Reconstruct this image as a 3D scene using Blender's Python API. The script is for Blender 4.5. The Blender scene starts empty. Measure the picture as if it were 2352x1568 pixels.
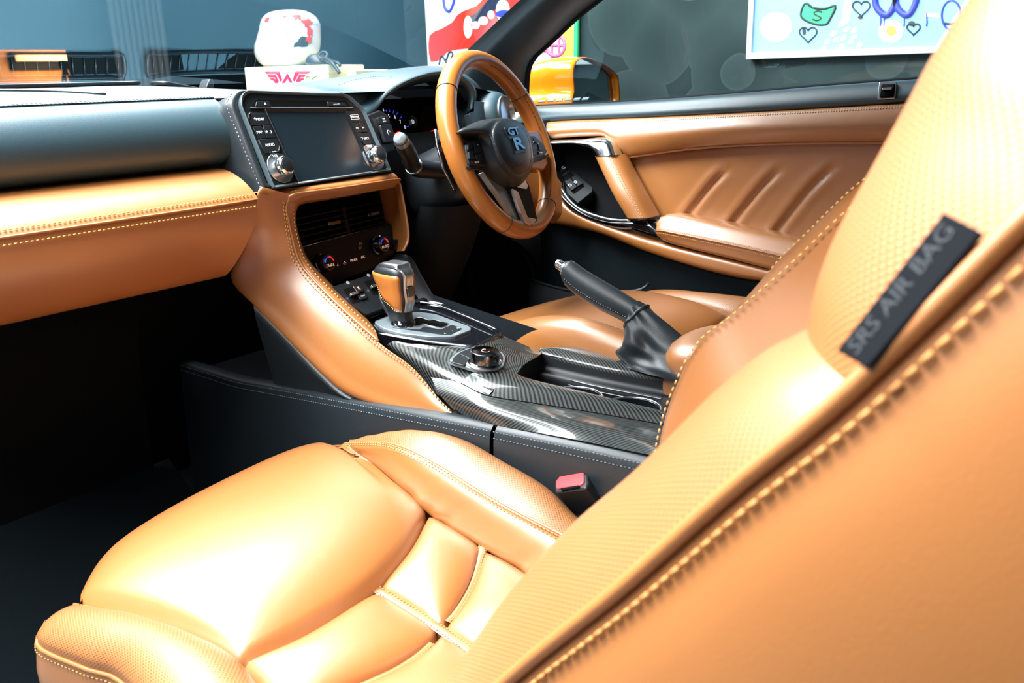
import bpy, bmesh, math, random
from math import sin, cos, pi, radians, sqrt, atan2, tan
from mathutils import Vector as V, Matrix
random.seed(7)
S = bpy.context.scene
COL = S.collection
# ------------------------------------------------------------------ camera
F_PX = 2000.0
CAM = V((-1.0, 0.0, 0.85))
_y, _p, _r = radians(52), radians(17), radians(1.5)
C_D = V((sin(_y)*cos(_p), cos(_y)*cos(_p), -sin(_p)))
_R0 = V((cos(_y), -sin(_y), 0)); _U0 = _R0.cross(C_D)
C_R = _R0*cos(_r) - _U0*sin(_r)
C_U = _R0*sin(_r) + _U0*cos(_r)
cd = bpy.data.cameras.new('camera'); cam = bpy.data.objects.new('camera', cd); COL.objects.link(cam)
cd.sensor_width = 36.0; cd.lens = F_PX*36.0/2352.0
cd.clip_start = 0.01; cd.clip_end = 60
cd.dof.use_dof = True; cd.dof.focus_distance = 1.35; cd.dof.aperture_fstop = 9.0
m = Matrix.Identity(4)
for i in range(3):
    m[i][0] = C_R[i]; m[i][1] = C_U[i]; m[i][2] = -C_D[i]; m[i][3] = CAM[i]
cam.matrix_world = m
S.camera = cam
# ------------------------------------------------------------------ light
S.view_settings.view_transform = 'Standard'; S.view_settings.look = 'None'
S.view_settings.gamma = 1.0; S.view_settings.use_curve_mapping = False
S.view_settings.exposure = 0.0
W = bpy.data.worlds.new('world'); S.world = W; W.use_nodes = True
W.node_tree.nodes['Background'].inputs[0].default_value = (0.60, 0.76, 0.84, 1)
W.node_tree.nodes['Background'].inputs[1].default_value = 0.20
def area(name, loc, target, sx, sy, power, col=(1, 1, 1)):
    l = bpy.data.lights.new(name, 'AREA'); l.shape = 'RECTANGLE'; l.size = sx; l.size_y = sy
    l.energy = power; l.color = col
    o = bpy.data.objects.new(name, l); COL.objects.link(o); o.location = loc
    o.rotation_euler = (V(target)-V(loc)).to_track_quat('-Z', 'Y').to_euler()
    return o
area('ceiling_lamp_key', (-1.95, 0.75, 2.20), (-0.30, 0.98, 0.50), 1.2, 1.2, 92, (0.98, 0.99, 1.0))
area('ceiling_lamp_screen', (-0.75, 1.50, 2.6), (-0.45, 0.95, 0.4), 1.5, 0.9, 355, (0.97, 0.99, 1.0))
area('ceiling_lamp_front', (-0.1, 3.0, 2.9), (-0.1, 1.2, 0.7), 3.0, 1.2, 300, (0.95, 0.98, 1.0))
area('gallery_lamp', (1.0, 1.9, 2.7), (2.25, 1.7, 1.0), 0.6, 1.8, 32, (1.0, 0.98, 0.95))
area('display_fill_light', (0.55, 2.0, 2.5), (1.1, 2.9, 0.9), 0.5, 0.5, 9, (1.0, 0.98, 0.95))  # unseen fill light, added to brighten the fronts of box and helmet

# ------------------------------------------------------------------ pixel to place
def ray(px, py): return C_D + C_R*((px-1176)/F_PX) - C_U*((py-784)/F_PX)
def _on(ax, val, px, py):
    v = ray(px, py); return CAM + v*((val-CAM[ax])/v[ax])
def onx(px, py, x): return _on(0, x, px, py)
def ony(px, py, y): return _on(1, y, px, py)
def onz(px, py, z): return _on(2, z, px, py)
class Frame:
    """a flat panel in the car: origin o, right u, up v, outward n"""
    def __init__(s, o, turn, lean):
        a, r = radians(turn), radians(lean); s.o = V(o)
        s.u = V((cos(a), sin(a), 0)); nh = V((sin(a), -cos(a), 0))
        s.n = nh*cos(r) + V((0, 0, sin(r))); s.v = s.n.cross(s.u)
    @classmethod
    def axes(c, o, u, n):
        f = c.__new__(c); f.o = V(o); f.n = V(n).normalized(); u = V(u)
        f.u = (u - f.n*u.dot(f.n)).normalized(); f.v = f.n.cross(f.u); return f
    def P(s, a, b, c=0.0): return s.o + s.u*a + s.v*b + s.n*c
    def hit(s, px, py, h=0.0):
        v = ray(px, py); o = s.o + s.n*h; return CAM + v*((o-CAM).dot(s.n)/v.dot(s.n))
    def L(s, px, py, h=0.0):
        q = s.hit(px, py, h) - s.o; return (q.dot(s.u), q.dot(s.v))
    def LL(s, pts, h=0.0): return [s.L(*p, h) for p in pts]
    def M(s, a=0, b=0, c=0):
        o = s.P(a, b, c)
        return Matrix(((s.u.x, s.v.x, s.n.x, o.x), (s.u.y, s.v.y, s.n.y, o.y), (s.u.z, s.v.z, s.n.z, o.z), (0, 0, 0, 1)))
# ------------------------------------------------------------------ objects
def wloc(o):
    l = V((0, 0, 0))
    while o is not None: l = l + o.location; o = o.parent
    return l
def tag(o, label, cat, group=None, kind=None):
    if label: o['label'] = label
    if cat: o['category'] = cat
    if group: o['group'] = group
    if kind: o['kind'] = kind
    return o
def thing(name, loc, label, cat, group=None, kind=None):
    o = bpy.data.objects.new(name, None); COL.objects.link(o); o.location = loc; o.empty_display_size = .05
    return tag(o, label, cat, group, kind)
def mo(name, verts, faces, mat, parent=None, smooth=True, uv=None, sub=0, bev=0, solid=0, seg=2, angle=None):
    """verts in world coordinates -> one mesh object"""
    off = wloc(parent) if parent else V((0, 0, 0))
    me = bpy.data.meshes.new(name)
    me.from_pydata([tuple(V(v)-off) for v in verts], [], faces)
    if uv:
        l = me.uv_layers.new(name='UVMap')
        for lp in me.loops: l.data[lp.index].uv = uv[lp.vertex_index]
    me.materials.append(mat)
    bm = bmesh.new(); bm.from_mesh(me); bmesh.ops.recalc_face_normals(bm, faces=bm.faces); bm.to_mesh(me); bm.free()
    if smooth:
        me.polygons.foreach_set('use_smooth', [True]*len(me.polygons))
    o = bpy.data.objects.new(name, me); COL.objects.link(o)
    if parent: o.parent = parent
    if solid:
        md = o.modifiers.new('solid', 'SOLIDIFY'); md.thickness = abs(solid); md.offset = -1 if solid > 0 else 1
    if bev:
        md = o.modifiers.new('bevel', 'BEVEL'); md.width = bev; md.segments = seg; md.limit_method = 'ANGLE'; md.angle_limit = radians(35)
        md.harden_normals = False
    if sub:
        md = o.modifiers.new('sub', 'SUBSURF'); md.levels = sub; md.render_levels = sub
    if smooth and angle is None and bev and not sub: angle = 40
    if angle:
        me.set_sharp_from_angle(angle=radians(angle))
    return o
def cr(pts, n, closed=False):
    """Catmull-Rom through pts, n samples evenly spread by length"""
    P = [V(p) for p in pts]
    if len(P) == 2 and not closed:
        return [P[0].lerp(P[1], i/(n-1)) for i in range(n)]
    k = len(P); seg = k if closed else k-1; dense = []
    g = (lambda i: P[i % k]) if closed else (lambda i: P[i] if 0 <= i < k else (P[0]*2-P[1] if i < 0 else P[-1]*2-P[-2]))
    N = 14
    for s in range(seg):
        a, b, c, d = g(s-1), g(s), g(s+1), g(s+2)
        for j in range(N):
            t = j/N
            dense.append(.5*((2*b)+(c-a)*t+(2*a-5*b+4*c-d)*t*t+(3*b-a-3*c+d)*t**3))
    dense.append(P[0].copy() if closed else P[-1].copy())
    L = [0.0]
    for i in range(1, len(dense)): L.append(L[-1]+(dense[i]-dense[i-1]).length)
    out = []; j = 0; m_ = n if closed else n-1
    for i in range(n):
        t = L[-1]*i/m_
        while j < len(L)-2 and L[j+1] < t: j += 1
        d = L[j+1]-L[j]
        out.append(dense[j].lerp(dense[j+1], (t-L[j])/d if d > 1e-9 else 0))
    return out
def gridmesh(rows, cu=False, cv=False):
    """rows[j][i] -> verts, faces, uv(in metres)"""
    nv, nu = len(rows), len(rows[0]); vs = [p for r in rows for p in r]; fs = []; uv = []
    mid = rows[nv//2]; us = [0.0]
    for i in range(1, nu): us.append(us[-1]+(mid[i]-mid[i-1]).length)
    w = 0.0; mc = nu//2
    for j in range(nv):
        if j: w += (rows[j][mc]-rows[j-1][mc]).length
        for i in range(nu): uv.append((us[i], w))
    for j in range(nv if cv else nv-1):
        for i in range(nu if cu else nu-1):
            a = j*nu+i; b = j*nu+(i+1) % nu; c = ((j+1) % nv)*nu+(i+1) % nu; d = ((j+1) % nv)*nu+i
            fs.append((a, b, c, d))
    return vs, fs, uv
def net(name, ctrl, nu, nv, mat, parent=None, cu=False, **kw):
    """ctrl[j][i] control points (interpolated); smooth surface"""
    r1 = [cr(r, nu, cu) for r in ctrl]
    cols = [cr([r[i] for r in r1], nv) for i in range(nu)]
    rows = [[cols[i][j] for i in range(nu)] for j in range(nv)]
    vs, fs, uv = gridmesh(rows, cu)
    return mo(name, vs, fs, mat, parent, uv=uv, **kw)
def coons(A, B, Cc, D, nu, nv):
    A = cr(A, nu); B = cr(B, nu); Cc = cr(Cc, nv); D = cr(D, nv); rows = []
    for j in range(nv):
        v = j/(nv-1); r = []
        for i in range(nu):
            u = i/(nu-1)
            r.append((1-v)*A[i]+v*B[i]+(1-u)*Cc[j]+u*D[j]-((1-u)*(1-v)*A[0]+u*(1-v)*A[-1]+(1-u)*v*B[0]+u*v*B[-1]))
        rows.append(r)
    return rows
def pf(t, w):
    """pillow profile: 0 at the ends, rounding up within w"""
    return sqrt(max(0, 1-abs(2*t-1)**max(2.0, .9/w)))
def pillow(name, A, B, Cc, D, bulge, mat, parent=None, nu=28, nv=28, wu=.25, wv=.25, up=(0, 0, 1), crown=.0, skirt=0.012, fn=None, **kw):
    """panel between four 3-D curves A (v=0), B (v=1), C (u=0), D (u=1), swollen along its normal, edges tucked under"""
    rows = coons(A, B, Cc, D, nu, nv); up = V(up); out = []
    for j in range(nv):
        r = []
        for i in range(nu):
            du = rows[j][min(i+1, nu-1)]-rows[j][max(i-1, 0)]; dv = rows[min(j+1, nv-1)][i]-rows[max(j-1, 0)][i]
            n = du.cross(dv)
            n = n.normalized() if n.length > 1e-9 else up.copy()
            if n.dot(up) < 0: n = -n
            u, v = i/(nu-1), j/(nv-1)
            h = bulge*pf(u, wu)*pf(v, wv) + crown*(4*u*(1-u))*(4*v*(1-v))
            if fn: h += fn(u, v)
            p = rows[j][i]+n*h
            if skirt and (i in (0, nu-1) or j in (0, nv-1)): p = p-n*skirt
            r.append(p)
        out.append(r)
    vs, fs, uv = gridmesh(out)
    return mo(name, vs, fs, mat, parent, uv=uv, **kw)
def tubemesh(path, r, ns=8, caps=True, closed=False, rf=None):
    P = [V(p) for p in path]; n = len(P); vs = []; fs = []
    t0 = (P[1]-P[0]).normalized(); a = V((0, 0, 1)) if abs(t0.z) < .9 else V((1, 0, 0)); N_ = (a-t0*a.dot(t0)).normalized()
    for i in range(n):
        t = ((P[(i+1) % n] if closed or i < n-1 else P[i])-(P[i-1] if closed or i > 0 else P[i])).normalized()
        N_ = (N_-t*N_.dot(t)).normalized(); B_ = t.cross(N_); rr = rf(i/(n-1)) if rf else r
        for k in range(ns):
            q = 2*pi*k/ns; vs.append(P[i]+N_*cos(q)*rr+B_*sin(q)*rr)
    for i in range(n if closed else n-1):
        for k in range(ns):
            a, b = i*ns+k, i*ns+(k+1) % ns; c, d = ((i+1) % n)*ns+(k+1) % ns, ((i+1) % n)*ns+k
            fs.append((a, b, c, d))
    if caps and not closed:
        fs.append(tuple(range(ns))); fs.append(tuple(range((n-1)*ns, n*ns)))
    return vs, fs
def tube(name, path, r, mat, parent=None, ns=8, n=None, closed=False, rf=None, **kw):
    p = cr(path, n, closed) if n else path
    vs, fs = tubemesh(p, r, ns, True, closed, rf); return mo(name, vs, fs, mat, parent, **kw)
def join(parts):
    vs = []; fs = []
    for v, f in parts:
        o = len(vs); vs += v; fs += [tuple(i+o for i in q) for q in f]
    return vs, fs
def stitches(name, path, mat, parent, pitch=.006, fill=.62, r=.0008, lift=V((0, 0, 0)), kind=True):
    """a row of thread stitches along a 3-D path, joined as one part"""
    L = sum((V(path[i+1])-V(path[i])).length for i in range(len(path)-1))
    n = max(2, int(L/pitch)); q = cr(path, n*4+1); parts = []
    for i in range(n):
        a, b = q[i*4], q[min(i*4+max(1, round(4*fill)), len(q)-1)]
        parts.append(tubemesh([a+lift, (a+b)/2+lift*1.5, b+lift], r, 5))
    vs, fs = join(parts); o = mo(name, vs, fs, mat, parent)
    if kind: o['kind'] = 'stuff'
    return o
def prism(name, F, pts, d0, d1, mat, parent=None, bev=.0008, smooth=True, seg=2, taper=0.0, **kw):
    """outline pts (u,v) on a frame, from height d0 to d1 (top scaled in by taper)"""
    n = len(pts); cx = sum(p[0] for p in pts)/n; cy = sum(p[1] for p in pts)/n
    vs = [F.P(a, b, d0) for a, b in pts]+[F.P(cx+(a-cx)*(1-taper), cy+(b-cy)*(1-taper), d1) for a, b in pts]
    fs = [tuple(range(n)), tuple(range(n, 2*n))]+[(i, (i+1) % n, n+(i+1) % n, n+i) for i in range(n)]
    return mo(name, vs, fs, mat, parent, smooth=smooth, bev=bev, seg=seg, **kw)
def ringprism(name, F, outer, inner, d0, d1, mat, parent=None, bev=.0006, d1i=None, **kw):
    n = len(outer); vs = []
    d1i = d1 if d1i is None else d1i
    for pts, d in ((outer, d0), (outer, d1), (inner, d1i), (inner, d0)): vs += [F.P(a, b, d) for a, b in pts]
    fs = []
    for k in range(4):
        for i in range(n):
            j = (i+1) % n; fs.append((k*n+i, k*n+j, ((k+1) % 4)*n+j, ((k+1) % 4)*n+i))
    return mo(name, vs, fs, mat, parent, bev=bev, **kw)
def circ(cx, cy, r, n=24, ry=None, a0=0, a1=2*pi):
    ry = r if ry is None else ry; full = abs(a1-a0-2*pi) < 1e-6; k = n if full else n-1
    return [(cx+r*cos(a0+(a1-a0)*i/k), cy+ry*sin(a0+(a1-a0)*i/k)) for i in range(n)]
def rrect(x0, y0, x1, y1, r, n=5):
    o = []
    for cx, cy, a in ((x1-r, y1-r, 0), (x0+r, y1-r, pi/2), (x0+r, y0+r, pi), (x1-r, y0+r, 3*pi/2)):
        o += [(cx+r*cos(a+pi/2*i/n), cy+r*sin(a+pi/2*i/n)) for i in range(n+1)]
    return o
def rpoly(pts, r, n=4):
    """round the corners of a 2-D polygon"""
    o = []; k = len(pts)
    for i in range(k):
        p = V((*pts[i], 0)); a = V((*pts[i-1], 0)); b = V((*pts[(i+1) % k], 0)); rr = r if not isinstance(r, (list, tuple)) else r[i]
        da = (a-p); db = (b-p); ra = min(rr, da.length*.45); rb = min(rr, db.length*.45)
        s = p+da.normalized()*ra; e = p+db.normalized()*rb
        for j in range(n+1):
            t = j/n; q = s*(1-t)**2+p*2*t*(1-t)+e*t*t; o.append((q.x, q.y))
    return o
def lathe(name, F, prof, mat, parent=None, at=(0, 0, 0), ns=32, **kw):
    """profile [(radius, height)] turned round the frame's normal at local point at"""
    vs = []; fs = []; n = len(prof)
    for k in range(ns):
        q = 2*pi*k/ns
        for r, h in prof: vs.append(F.P(at[0]+r*cos(q), at[1]+r*sin(q), at[2]+h))
    for k in range(ns):
        for i in range(n-1):
            a = k*n+i; b = ((k+1) % ns)*n+i; fs.append((a, b, b+1, a+1))
    if prof[0][0] > 1e-6: fs.append(tuple(k*n for k in range(ns)))
    if prof[-1][0] > 1e-6: fs.append(tuple(k*n+n-1 for k in range(ns)))
    kw.setdefault('angle', 35)
    return mo(name, vs, fs, mat, parent, **kw)
def box(name, lo, hi, mat, parent=None, bev=.004, **kw):
    (a, b, c), (d, e, f) = lo, hi
    vs = [(x, y, z) for z in (c, f) for x, y in ((a, b), (d, b), (d, e), (a, e))]
    fs = [(0, 1, 2, 3), (4, 5, 6, 7), (0, 1, 5, 4), (1, 2, 6, 5), (2, 3, 7, 6), (3, 0, 4, 7)]
    return mo(name, vs, fs, mat, parent, bev=bev, **kw)
def text(name, s, F, a, b, size, mat, parent, h=.0004, ext=.00015, sx=1.0, bold=0.0, rot=0):
    cu = bpy.data.curves.new(name, 'FONT'); cu.body = s; cu.size = size; cu.align_x = 'CENTER'; cu.align_y = 'CENTER'
    cu.extrude = ext; cu.offset = bold; cu.resolution_u = 3
    t = bpy.data.objects.new(name+'_tmp', cu); COL.objects.link(t)
    bpy.context.view_layer.update()
    me = bpy.data.meshes.new_from_object(t.evaluated_get(bpy.context.evaluated_depsgraph_get()))
    bpy.data.objects.remove(t); bpy.data.curves.remove(cu)
    M = F.M(a, b, h); off = wloc(parent)
    me.transform(Matrix.Translation(-off) @ M @ Matrix.Rotation(rot, 4, 'Z') @ Matrix.Diagonal((sx, 1, 1, 1)))
    me.materials.clear(); me.materials.append(mat); me.name = name
    o = bpy.data.objects.new(name, me); COL.objects.link(o); o.parent = parent
    return o
def copy_tree(o, parent=None):
    c = o.copy(); COL.objects.link(c); c.parent = parent
    for ch in list(o.children): copy_tree(ch, c)
    return c
# ------------------------------------------------------------------ materials
def newmat(name):
    m_ = bpy.data.materials.new(name); m_.use_nodes = True
    return m_, m_.node_tree.nodes, m_.node_tree.links, m_.node_tree.nodes['Principled BSDF']
def plain(name, col, rough=.5, metal=0.0, spec=.5, coat=0.0, crough=.05, emit=None, es=1.0, bump=0, bscale=400, var=0, crease=0):
    m_, N, L, b = newmat(name)
    b.inputs['Base Color'].default_value = (*col, 1); b.inputs['Roughness'].default_value = rough
    b.inputs['Metallic'].default_value = metal; b.inputs['Specular IOR Level'].default_value = spec
    b.inputs['Coat Weight'].default_value = coat; b.inputs['Coat Roughness'].default_value = crough
    if emit: b.inputs['Emission Color'].default_value = (*emit, 1); b.inputs['Emission Strength'].default_value = es
    if bump or var:
        tc = N.new('ShaderNodeTexCoord'); nz = N.new('ShaderNodeTexNoise'); nz.inputs['Scale'].default_value = bscale; nz.inputs['Detail'].default_value = 3
        L.new(tc.outputs['Object'], nz.inputs['Vector'])
        if bump:
            bp = N.new('ShaderNodeBump'); bp.inputs['Strength'].default_value = bump; bp.inputs['Distance'].default_value = .0006
            L.new(nz.outputs['Fac'], bp.inputs['Height']); L.new(bp.outputs['Normal'], b.inputs['Normal'])
        if crease:
            n3 = N.new('ShaderNodeTexNoise'); n3.inputs['Scale'].default_value = 26; n3.inputs['Detail'].default_value = 5; n3.inputs['Distortion'].default_value = .6
            L.new(tc.outputs['Object'], n3.inputs['Vector'])
            b3 = N.new('ShaderNodeBump'); b3.inputs['Strength'].default_value = crease; b3.inputs['Distance'].default_value = .003
            L.new(n3.outputs['Fac'], b3.inputs['Height']); L.new(b3.outputs['Normal'], bp.inputs['Normal'])
        if var:
            n2 = N.new('ShaderNodeTexNoise'); n2.inputs['Scale'].default_value = 9; n2.inputs['Detail'].default_value = 4
            L.new(tc.outputs['Object'], n2.inputs['Vector'])
            mx = N.new('ShaderNodeMix'); mx.data_type = 'RGBA'
            mx.inputs['A'].default_value = (*[c*(1-var) for c in col], 1); mx.inputs['B'].default_value = (*[min(1, c*(1+var)) for c in col], 1)
            L.new(n2.outputs['Fac'], mx.inputs['Factor']); L.new(mx.outputs['Result'], b.inputs['Base Color'])
    return m_
def perforated(name, col, rough, pitch=.0052, rad=.0010, dark=.45):
    m_, N, L, b = newmat(name)
    b.inputs['Roughness'].default_value = rough; b.inputs['Coat Weight'].default_value = .6; b.inputs['Coat Roughness'].default_value = .42
    uv = N.new('ShaderNodeUVMap'); sp = N.new('ShaderNodeSeparateXYZ'); L.new(uv.outputs['UV'], sp.inputs[0])
    def M(op, a, c, d=None):
        n = N.new('ShaderNodeMath'); n.operation = op
        for i, x in enumerate((a, c, d)):
            if x is None: continue
            if isinstance(x, (int, float)): n.inputs[i].default_value = x
            else: L.new(x, n.inputs[i])
        return n.outputs[0]
    # two interleaved square grids make staggered rows
    def dots(o):
        fx = M('SUBTRACT', M('FRACT', M('ADD', M('MULTIPLY', sp.outputs[0], 1/pitch), o), None), .5)
        fy = M('SUBTRACT', M('FRACT', M('ADD', M('MULTIPLY', sp.outputs[1], 1/pitch), o), None), .5)
        return M('SQRT', M('ADD', M('MULTIPLY', fx, fx), M('MULTIPLY', fy, fy)), None)
    d = M('MINIMUM', dots(0.0), dots(.5)); R = rad/pitch
    mr = N.new('ShaderNodeMapRange'); mr.inputs['From Min'].default_value = R*.75; mr.inputs['From Max'].default_value = R*1.2
    L.new(d, mr.inputs['Value'])
    mx = N.new('ShaderNodeMix'); mx.data_type = 'RGBA'; L.new(mr.outputs[0], mx.inputs['Factor'])
    mx.inputs['A'].default_value = (*[c*dark for c in col], 1); mx.inputs['B'].default_value = (*col, 1)
    L.new(mx.outputs['Result'], b.inputs['Base Color'])
    bp = N.new('ShaderNodeBump'); bp.inputs['Strength'].default_value = .6; bp.inputs['Distance'].default_value = .0006
    L.new(mr.outputs[0], bp.inputs['Height']); L.new(bp.outputs['Normal'], b.inputs['Normal'])
    return m_
def carbon(name, cell=.0016):
    m_, N, L, b = newmat(name)
    uv = N.new('ShaderNodeUVMap'); sp = N.new('ShaderNodeSeparateXYZ'); L.new(uv.outputs['UV'], sp.inputs[0])
    def M(op, a, c=None):
        n = N.new('ShaderNodeMath'); n.operation = op
        for i, x in enumerate((a, c)):
            if x is None: continue
            if isinstance(x, (int, float)): n.inputs[i].default_value = x
            else: L.new(x, n.inputs[i])
        return n.outputs[0]
    fu = M('FLOOR', M('MULTIPLY', sp.outputs[0], 1/cell)); fv = M('FLOOR', M('MULTIPLY', sp.outputs[1], 1/cell))
    k = M('LESS_THAN', M('MODULO', M('ADD', M('ADD', fu, fv), 4000.0), 4.0), 1.5)
    mx = N.new('ShaderNodeMix'); mx.data_type = 'RGBA'; L.new(k, mx.inputs['Factor'])
    mx.inputs['A'].default_value = (.006, .007, .008, 1); mx.inputs['B'].default_value = (.075, .085, .08, 1)
    L.new(mx.outputs['Result'], b.inputs['Base Color'])
    b.inputs['Roughness'].default_value = .38; b.inputs['Coat Weight'].default_value = 1.0; b.inputs['Coat Roughness'].default_value = .08
    b.inputs['Metallic'].default_value = .25
    return m_
TAN = (.355, .128, .026); TANL = (.335, .130, .036)
M_ = {}
M_['tan'] = plain('tan_leather', TAN, .44, spec=.9, coat=1.0, crough=.40, bump=.25, bscale=700, var=.06)
M_['tan_smooth'] = plain('tan_leather_smooth', TAN, .42, spec=1.0, coat=1.0, crough=.36, bump=.12, bscale=500, var=.08, crease=.16)
M_['tan_wheel'] = plain('tan_wheel_leather', (.42, .140, .024), .32, spec=.6, coat=.4, crough=.25, bump=.12, bscale=700, var=.04)
M_['tan_perf'] = perforated('tan_perforated_leather', TANL, .46)
M_['tan_perf2'] = perforated('tan_embossed_leather', TANL, .48, pitch=.0060, rad=.0016, dark=.86)
M_['thread'] = plain('cream_thread', (.66, .40, .14), .6)
M_['thread_tan'] = plain('tan_thread', (.55, .28, .085), .6)
M_['thread_dark'] = plain('grey_thread', (.13, .18, .21), .6)
M_['thread_black'] = plain('dark_thread', (.03, .03, .03), .6)
M_['blk'] = plain('black_leather', (.013, .019, .024), .42, spec=.55, bump=.35, bscale=900)
M_['dash'] = plain('black_dash_leather', (.026, .060, .078), .44, spec=.7, coat=.4, crough=.42, bump=.3, bscale=900)
M_['plastic'] = plain('black_plastic', (.010, .013, .016), .38, spec=.5, bump=.15, bscale=1500)
M_['dull'] = plain('matt_black_plastic', (.004, .005, .006), .7, spec=.2)
M_['gloss'] = plain('gloss_black', (.006, .007, .009), .08, spec=.6, coat=.5)
M_['piano'] = plain('black_lacquer', (.004, .004, .005), .30, spec=.25)
M_['bezel'] = plain('grey_bezel_plastic', (.07, .10, .115), .30)
M_['tagcloth'] = plain('black_tag_cloth', (.004, .005, .007), .9, spec=.1, bump=.5, bscale=1500)
M_['thread_seat'] = plain('seat_thread', (.50, .22, .06), .7)
M_['void'] = plain('dark_recess', (.003, .003, .003), .8, spec=.1)
M_['chrome'] = plain('chrome', (.80, .82, .84), .12, metal=1)
M_['satin'] = plain('satin_metal', (.55, .60, .64), .3, metal=1)
M_['dkchrome'] = plain('dark_chrome', (.16, .18, .20), .15, metal=1)
M_['gate'] = plain('silver_plastic', (.30, .36, .40), .34, metal=.6)
M_['carpet'] = plain('black_carpet', (.010, .016, .020), .95, spec=.1, bump=1.0, bscale=700)
M_['white'] = plain('white_print', (.75, .78, .80), .6)
M_['grey_print'] = plain('grey_print', (.35, .38, .40), .6)
M_['lit_amber'] = plain('amber_lit_print', (.5, .3, .2), .6, emit=(1.0, .55, .38), es=.55)
M_['lit_white'] = plain('white_lit_print', (.6, .6, .7), .6, emit=(.8, .85, 1.0), es=.8)
M_['lit_blue'] = plain('blue_lit_print', (.05, .08, .6), .6, emit=(.05, .10, 1.0), es=.7)
M_['lit_red'] = plain('red_lit_needle', (.8, .02, .02), .5, emit=(1.0, .02, .02), es=1.6)
M_['red_plastic'] = plain('red_plastic', (.72, .06, .07), .3)
M_['orange'] = plain('orange_car_paint', (.78, .21, .006), .16, coat=1.0)
M_['carbon'] = carbon('carbon_fibre_twill')
M_['screen'] = plain('dark_screen_glass', (.012, .022, .030), .22, spec=.7)
M_['mirror'] = plain('mirror_glass', (.30, .36, .38), .02, metal=1)
M_['perf_blk'] = perforated('black_perforated_leather', (.016, .020, .024), .42, pitch=.005, rad=.0008)
def glass(name, tint, power, k):
    m_, N, L, b = newmat(name); N.remove(b); out = N['Material Output']
    tr = N.new('ShaderNodeBsdfTransparent'); tr.inputs[0].default_value = (*tint, 1)
    gl = N.new('ShaderNodeBsdfGlossy'); gl.inputs['Roughness'].default_value = .01; gl.inputs['Color'].default_value = (.50, .84, 1.0, 1)
    lw = N.new('ShaderNodeLayerWeight'); lw.inputs['Blend'].default_value = .5      # facing term rises towards grazing angles
    pw = N.new('ShaderNodeMath'); pw.operation = 'POWER'; pw.inputs[1].default_value = power; L.new(lw.outputs['Facing'], pw.inputs[0])
    mu = N.new('ShaderNodeMath'); mu.operation = 'MULTIPLY_ADD'; mu.inputs[1].default_value = k; mu.inputs[2].default_value = .03; L.new(pw.outputs[0], mu.inputs[0])
    mx = N.new('ShaderNodeMixShader'); L.new(mu.outputs[0], mx.inputs[0]); L.new(tr.outputs[0], mx.inputs[1]); L.new(gl.outputs[0], mx.inputs[2])
    L.new(mx.outputs[0], out.inputs['Surface']); return m_
M_['windscreen'] = glass('windscreen_glass', (.93, .97, .97), 2.0, .95)
M_['window'] = glass('side_window_glass', (.90, .95, .95), 3.0, .5)
# ================================================================== passenger seat
def SB(x, a, p): return V((x, -.54*a+.84*p, .84*a+.54*p))     # seat-back coordinates: up the back, out of the back
seat = thing('passenger_seat', (-.43, .60, 0), 'tan leather bucket seat nearest the camera, its wide thigh pad brightly lit', 'car seat')
T = M_['tan']; TS = M_['tan_smooth']; TP = M_['tan_perf']; TH = M_['thread']; TT = M_['thread_tan']
# --- cushion seams
FL = onz(170, 1388, .288); FR = onx(800, 1020, -.19); BL = onz(550, 1530, .285); BR = onz(985, 1185, .285)
padback = [BL, onz(700, 1470, .278), onz(850, 1372, .275), onz(940, 1272, .278), BR]
padleft = [BL, onz(450, 1472, .292), onz(330, 1424, .294), FL]
padright = [BR, onz(930, 1128, .298), onz(860, 1060, .308), FR]
padfront = [FL, onz(228, 1300, .282), onz(300, 1238, .280), onz(450, 1150, .280), onz(640, 1058, .285), onz(740, 1028, .29), FR]
pad = pillow('thigh_pad', padback, padfront, padleft, padright, .030, TS, seat, 44, 40, .16, .22, crown=.020)
fr0 = cr(padfront, 9)
net('front_skirt', [[q+V((0, -.012, .004)) for q in fr0], [q+V((0, .006, -.02)) for q in fr0], [q+V((0, .004, -.07)) for q in fr0], [q+V((0, -.03, -.15)) for q in fr0]], 26, 14, TS, seat)
tube('front_seam_piping', cr(padleft, 20), .0022, T, seat, 6)
# --- centre panels
rs1, rs2, rs3 = onz(1110, 1262, .272), onz(1215, 1328, .266), V((-.300, .44, .262))
mid0, midx = onz(866, 1362, .268), onz(1013, 1455, .258)
mid1 = V((-.432, .43, .262))
ls1, ls2 = V((-.598, .60, .270)), V((-.585, .43, .266))
arcR = [rs1, onz(1085, 1345, .262), onz(1050, 1410, .259), midx]
arcL = [midx, onz(985, 1495, .258), onz(930, 1535, .260), onz(850, 1575, .264), ls1]
pk = dict(nu=26, nv=26, wu=.22, wv=.22, crown=.006)
pillow('centre_panel', [midx, mid0.lerp(midx, .5), mid0], arcR[::-1][::-1][::-1] if False else [rs1, BR.lerp(rs1, .5), BR], arcR[::-1], [mid0, onz(940, 1272, .276), BR], .016, TS, seat, **pk)
pillow('centre_panel', [mid1, midx], [rs3, rs2, rs1], [mid1, mid1.lerp(rs3, .5), rs3], arcR[::-1], .016, TS, seat, **pk)
pillow('centre_panel', [ls1, BL.lerp(ls1, .5), BL], [midx, mid0.lerp(midx, .5), mid0], arcL[::-1], [BL, onz(700, 1470, .276), mid0], .016, TS, seat, **pk)
pillow('centre_panel', [ls2, ls1], [mid1, midx], [ls2, ls2.lerp(mid1, .5), mid1], arcL[::-1], .016, TS, seat, **pk)
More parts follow.
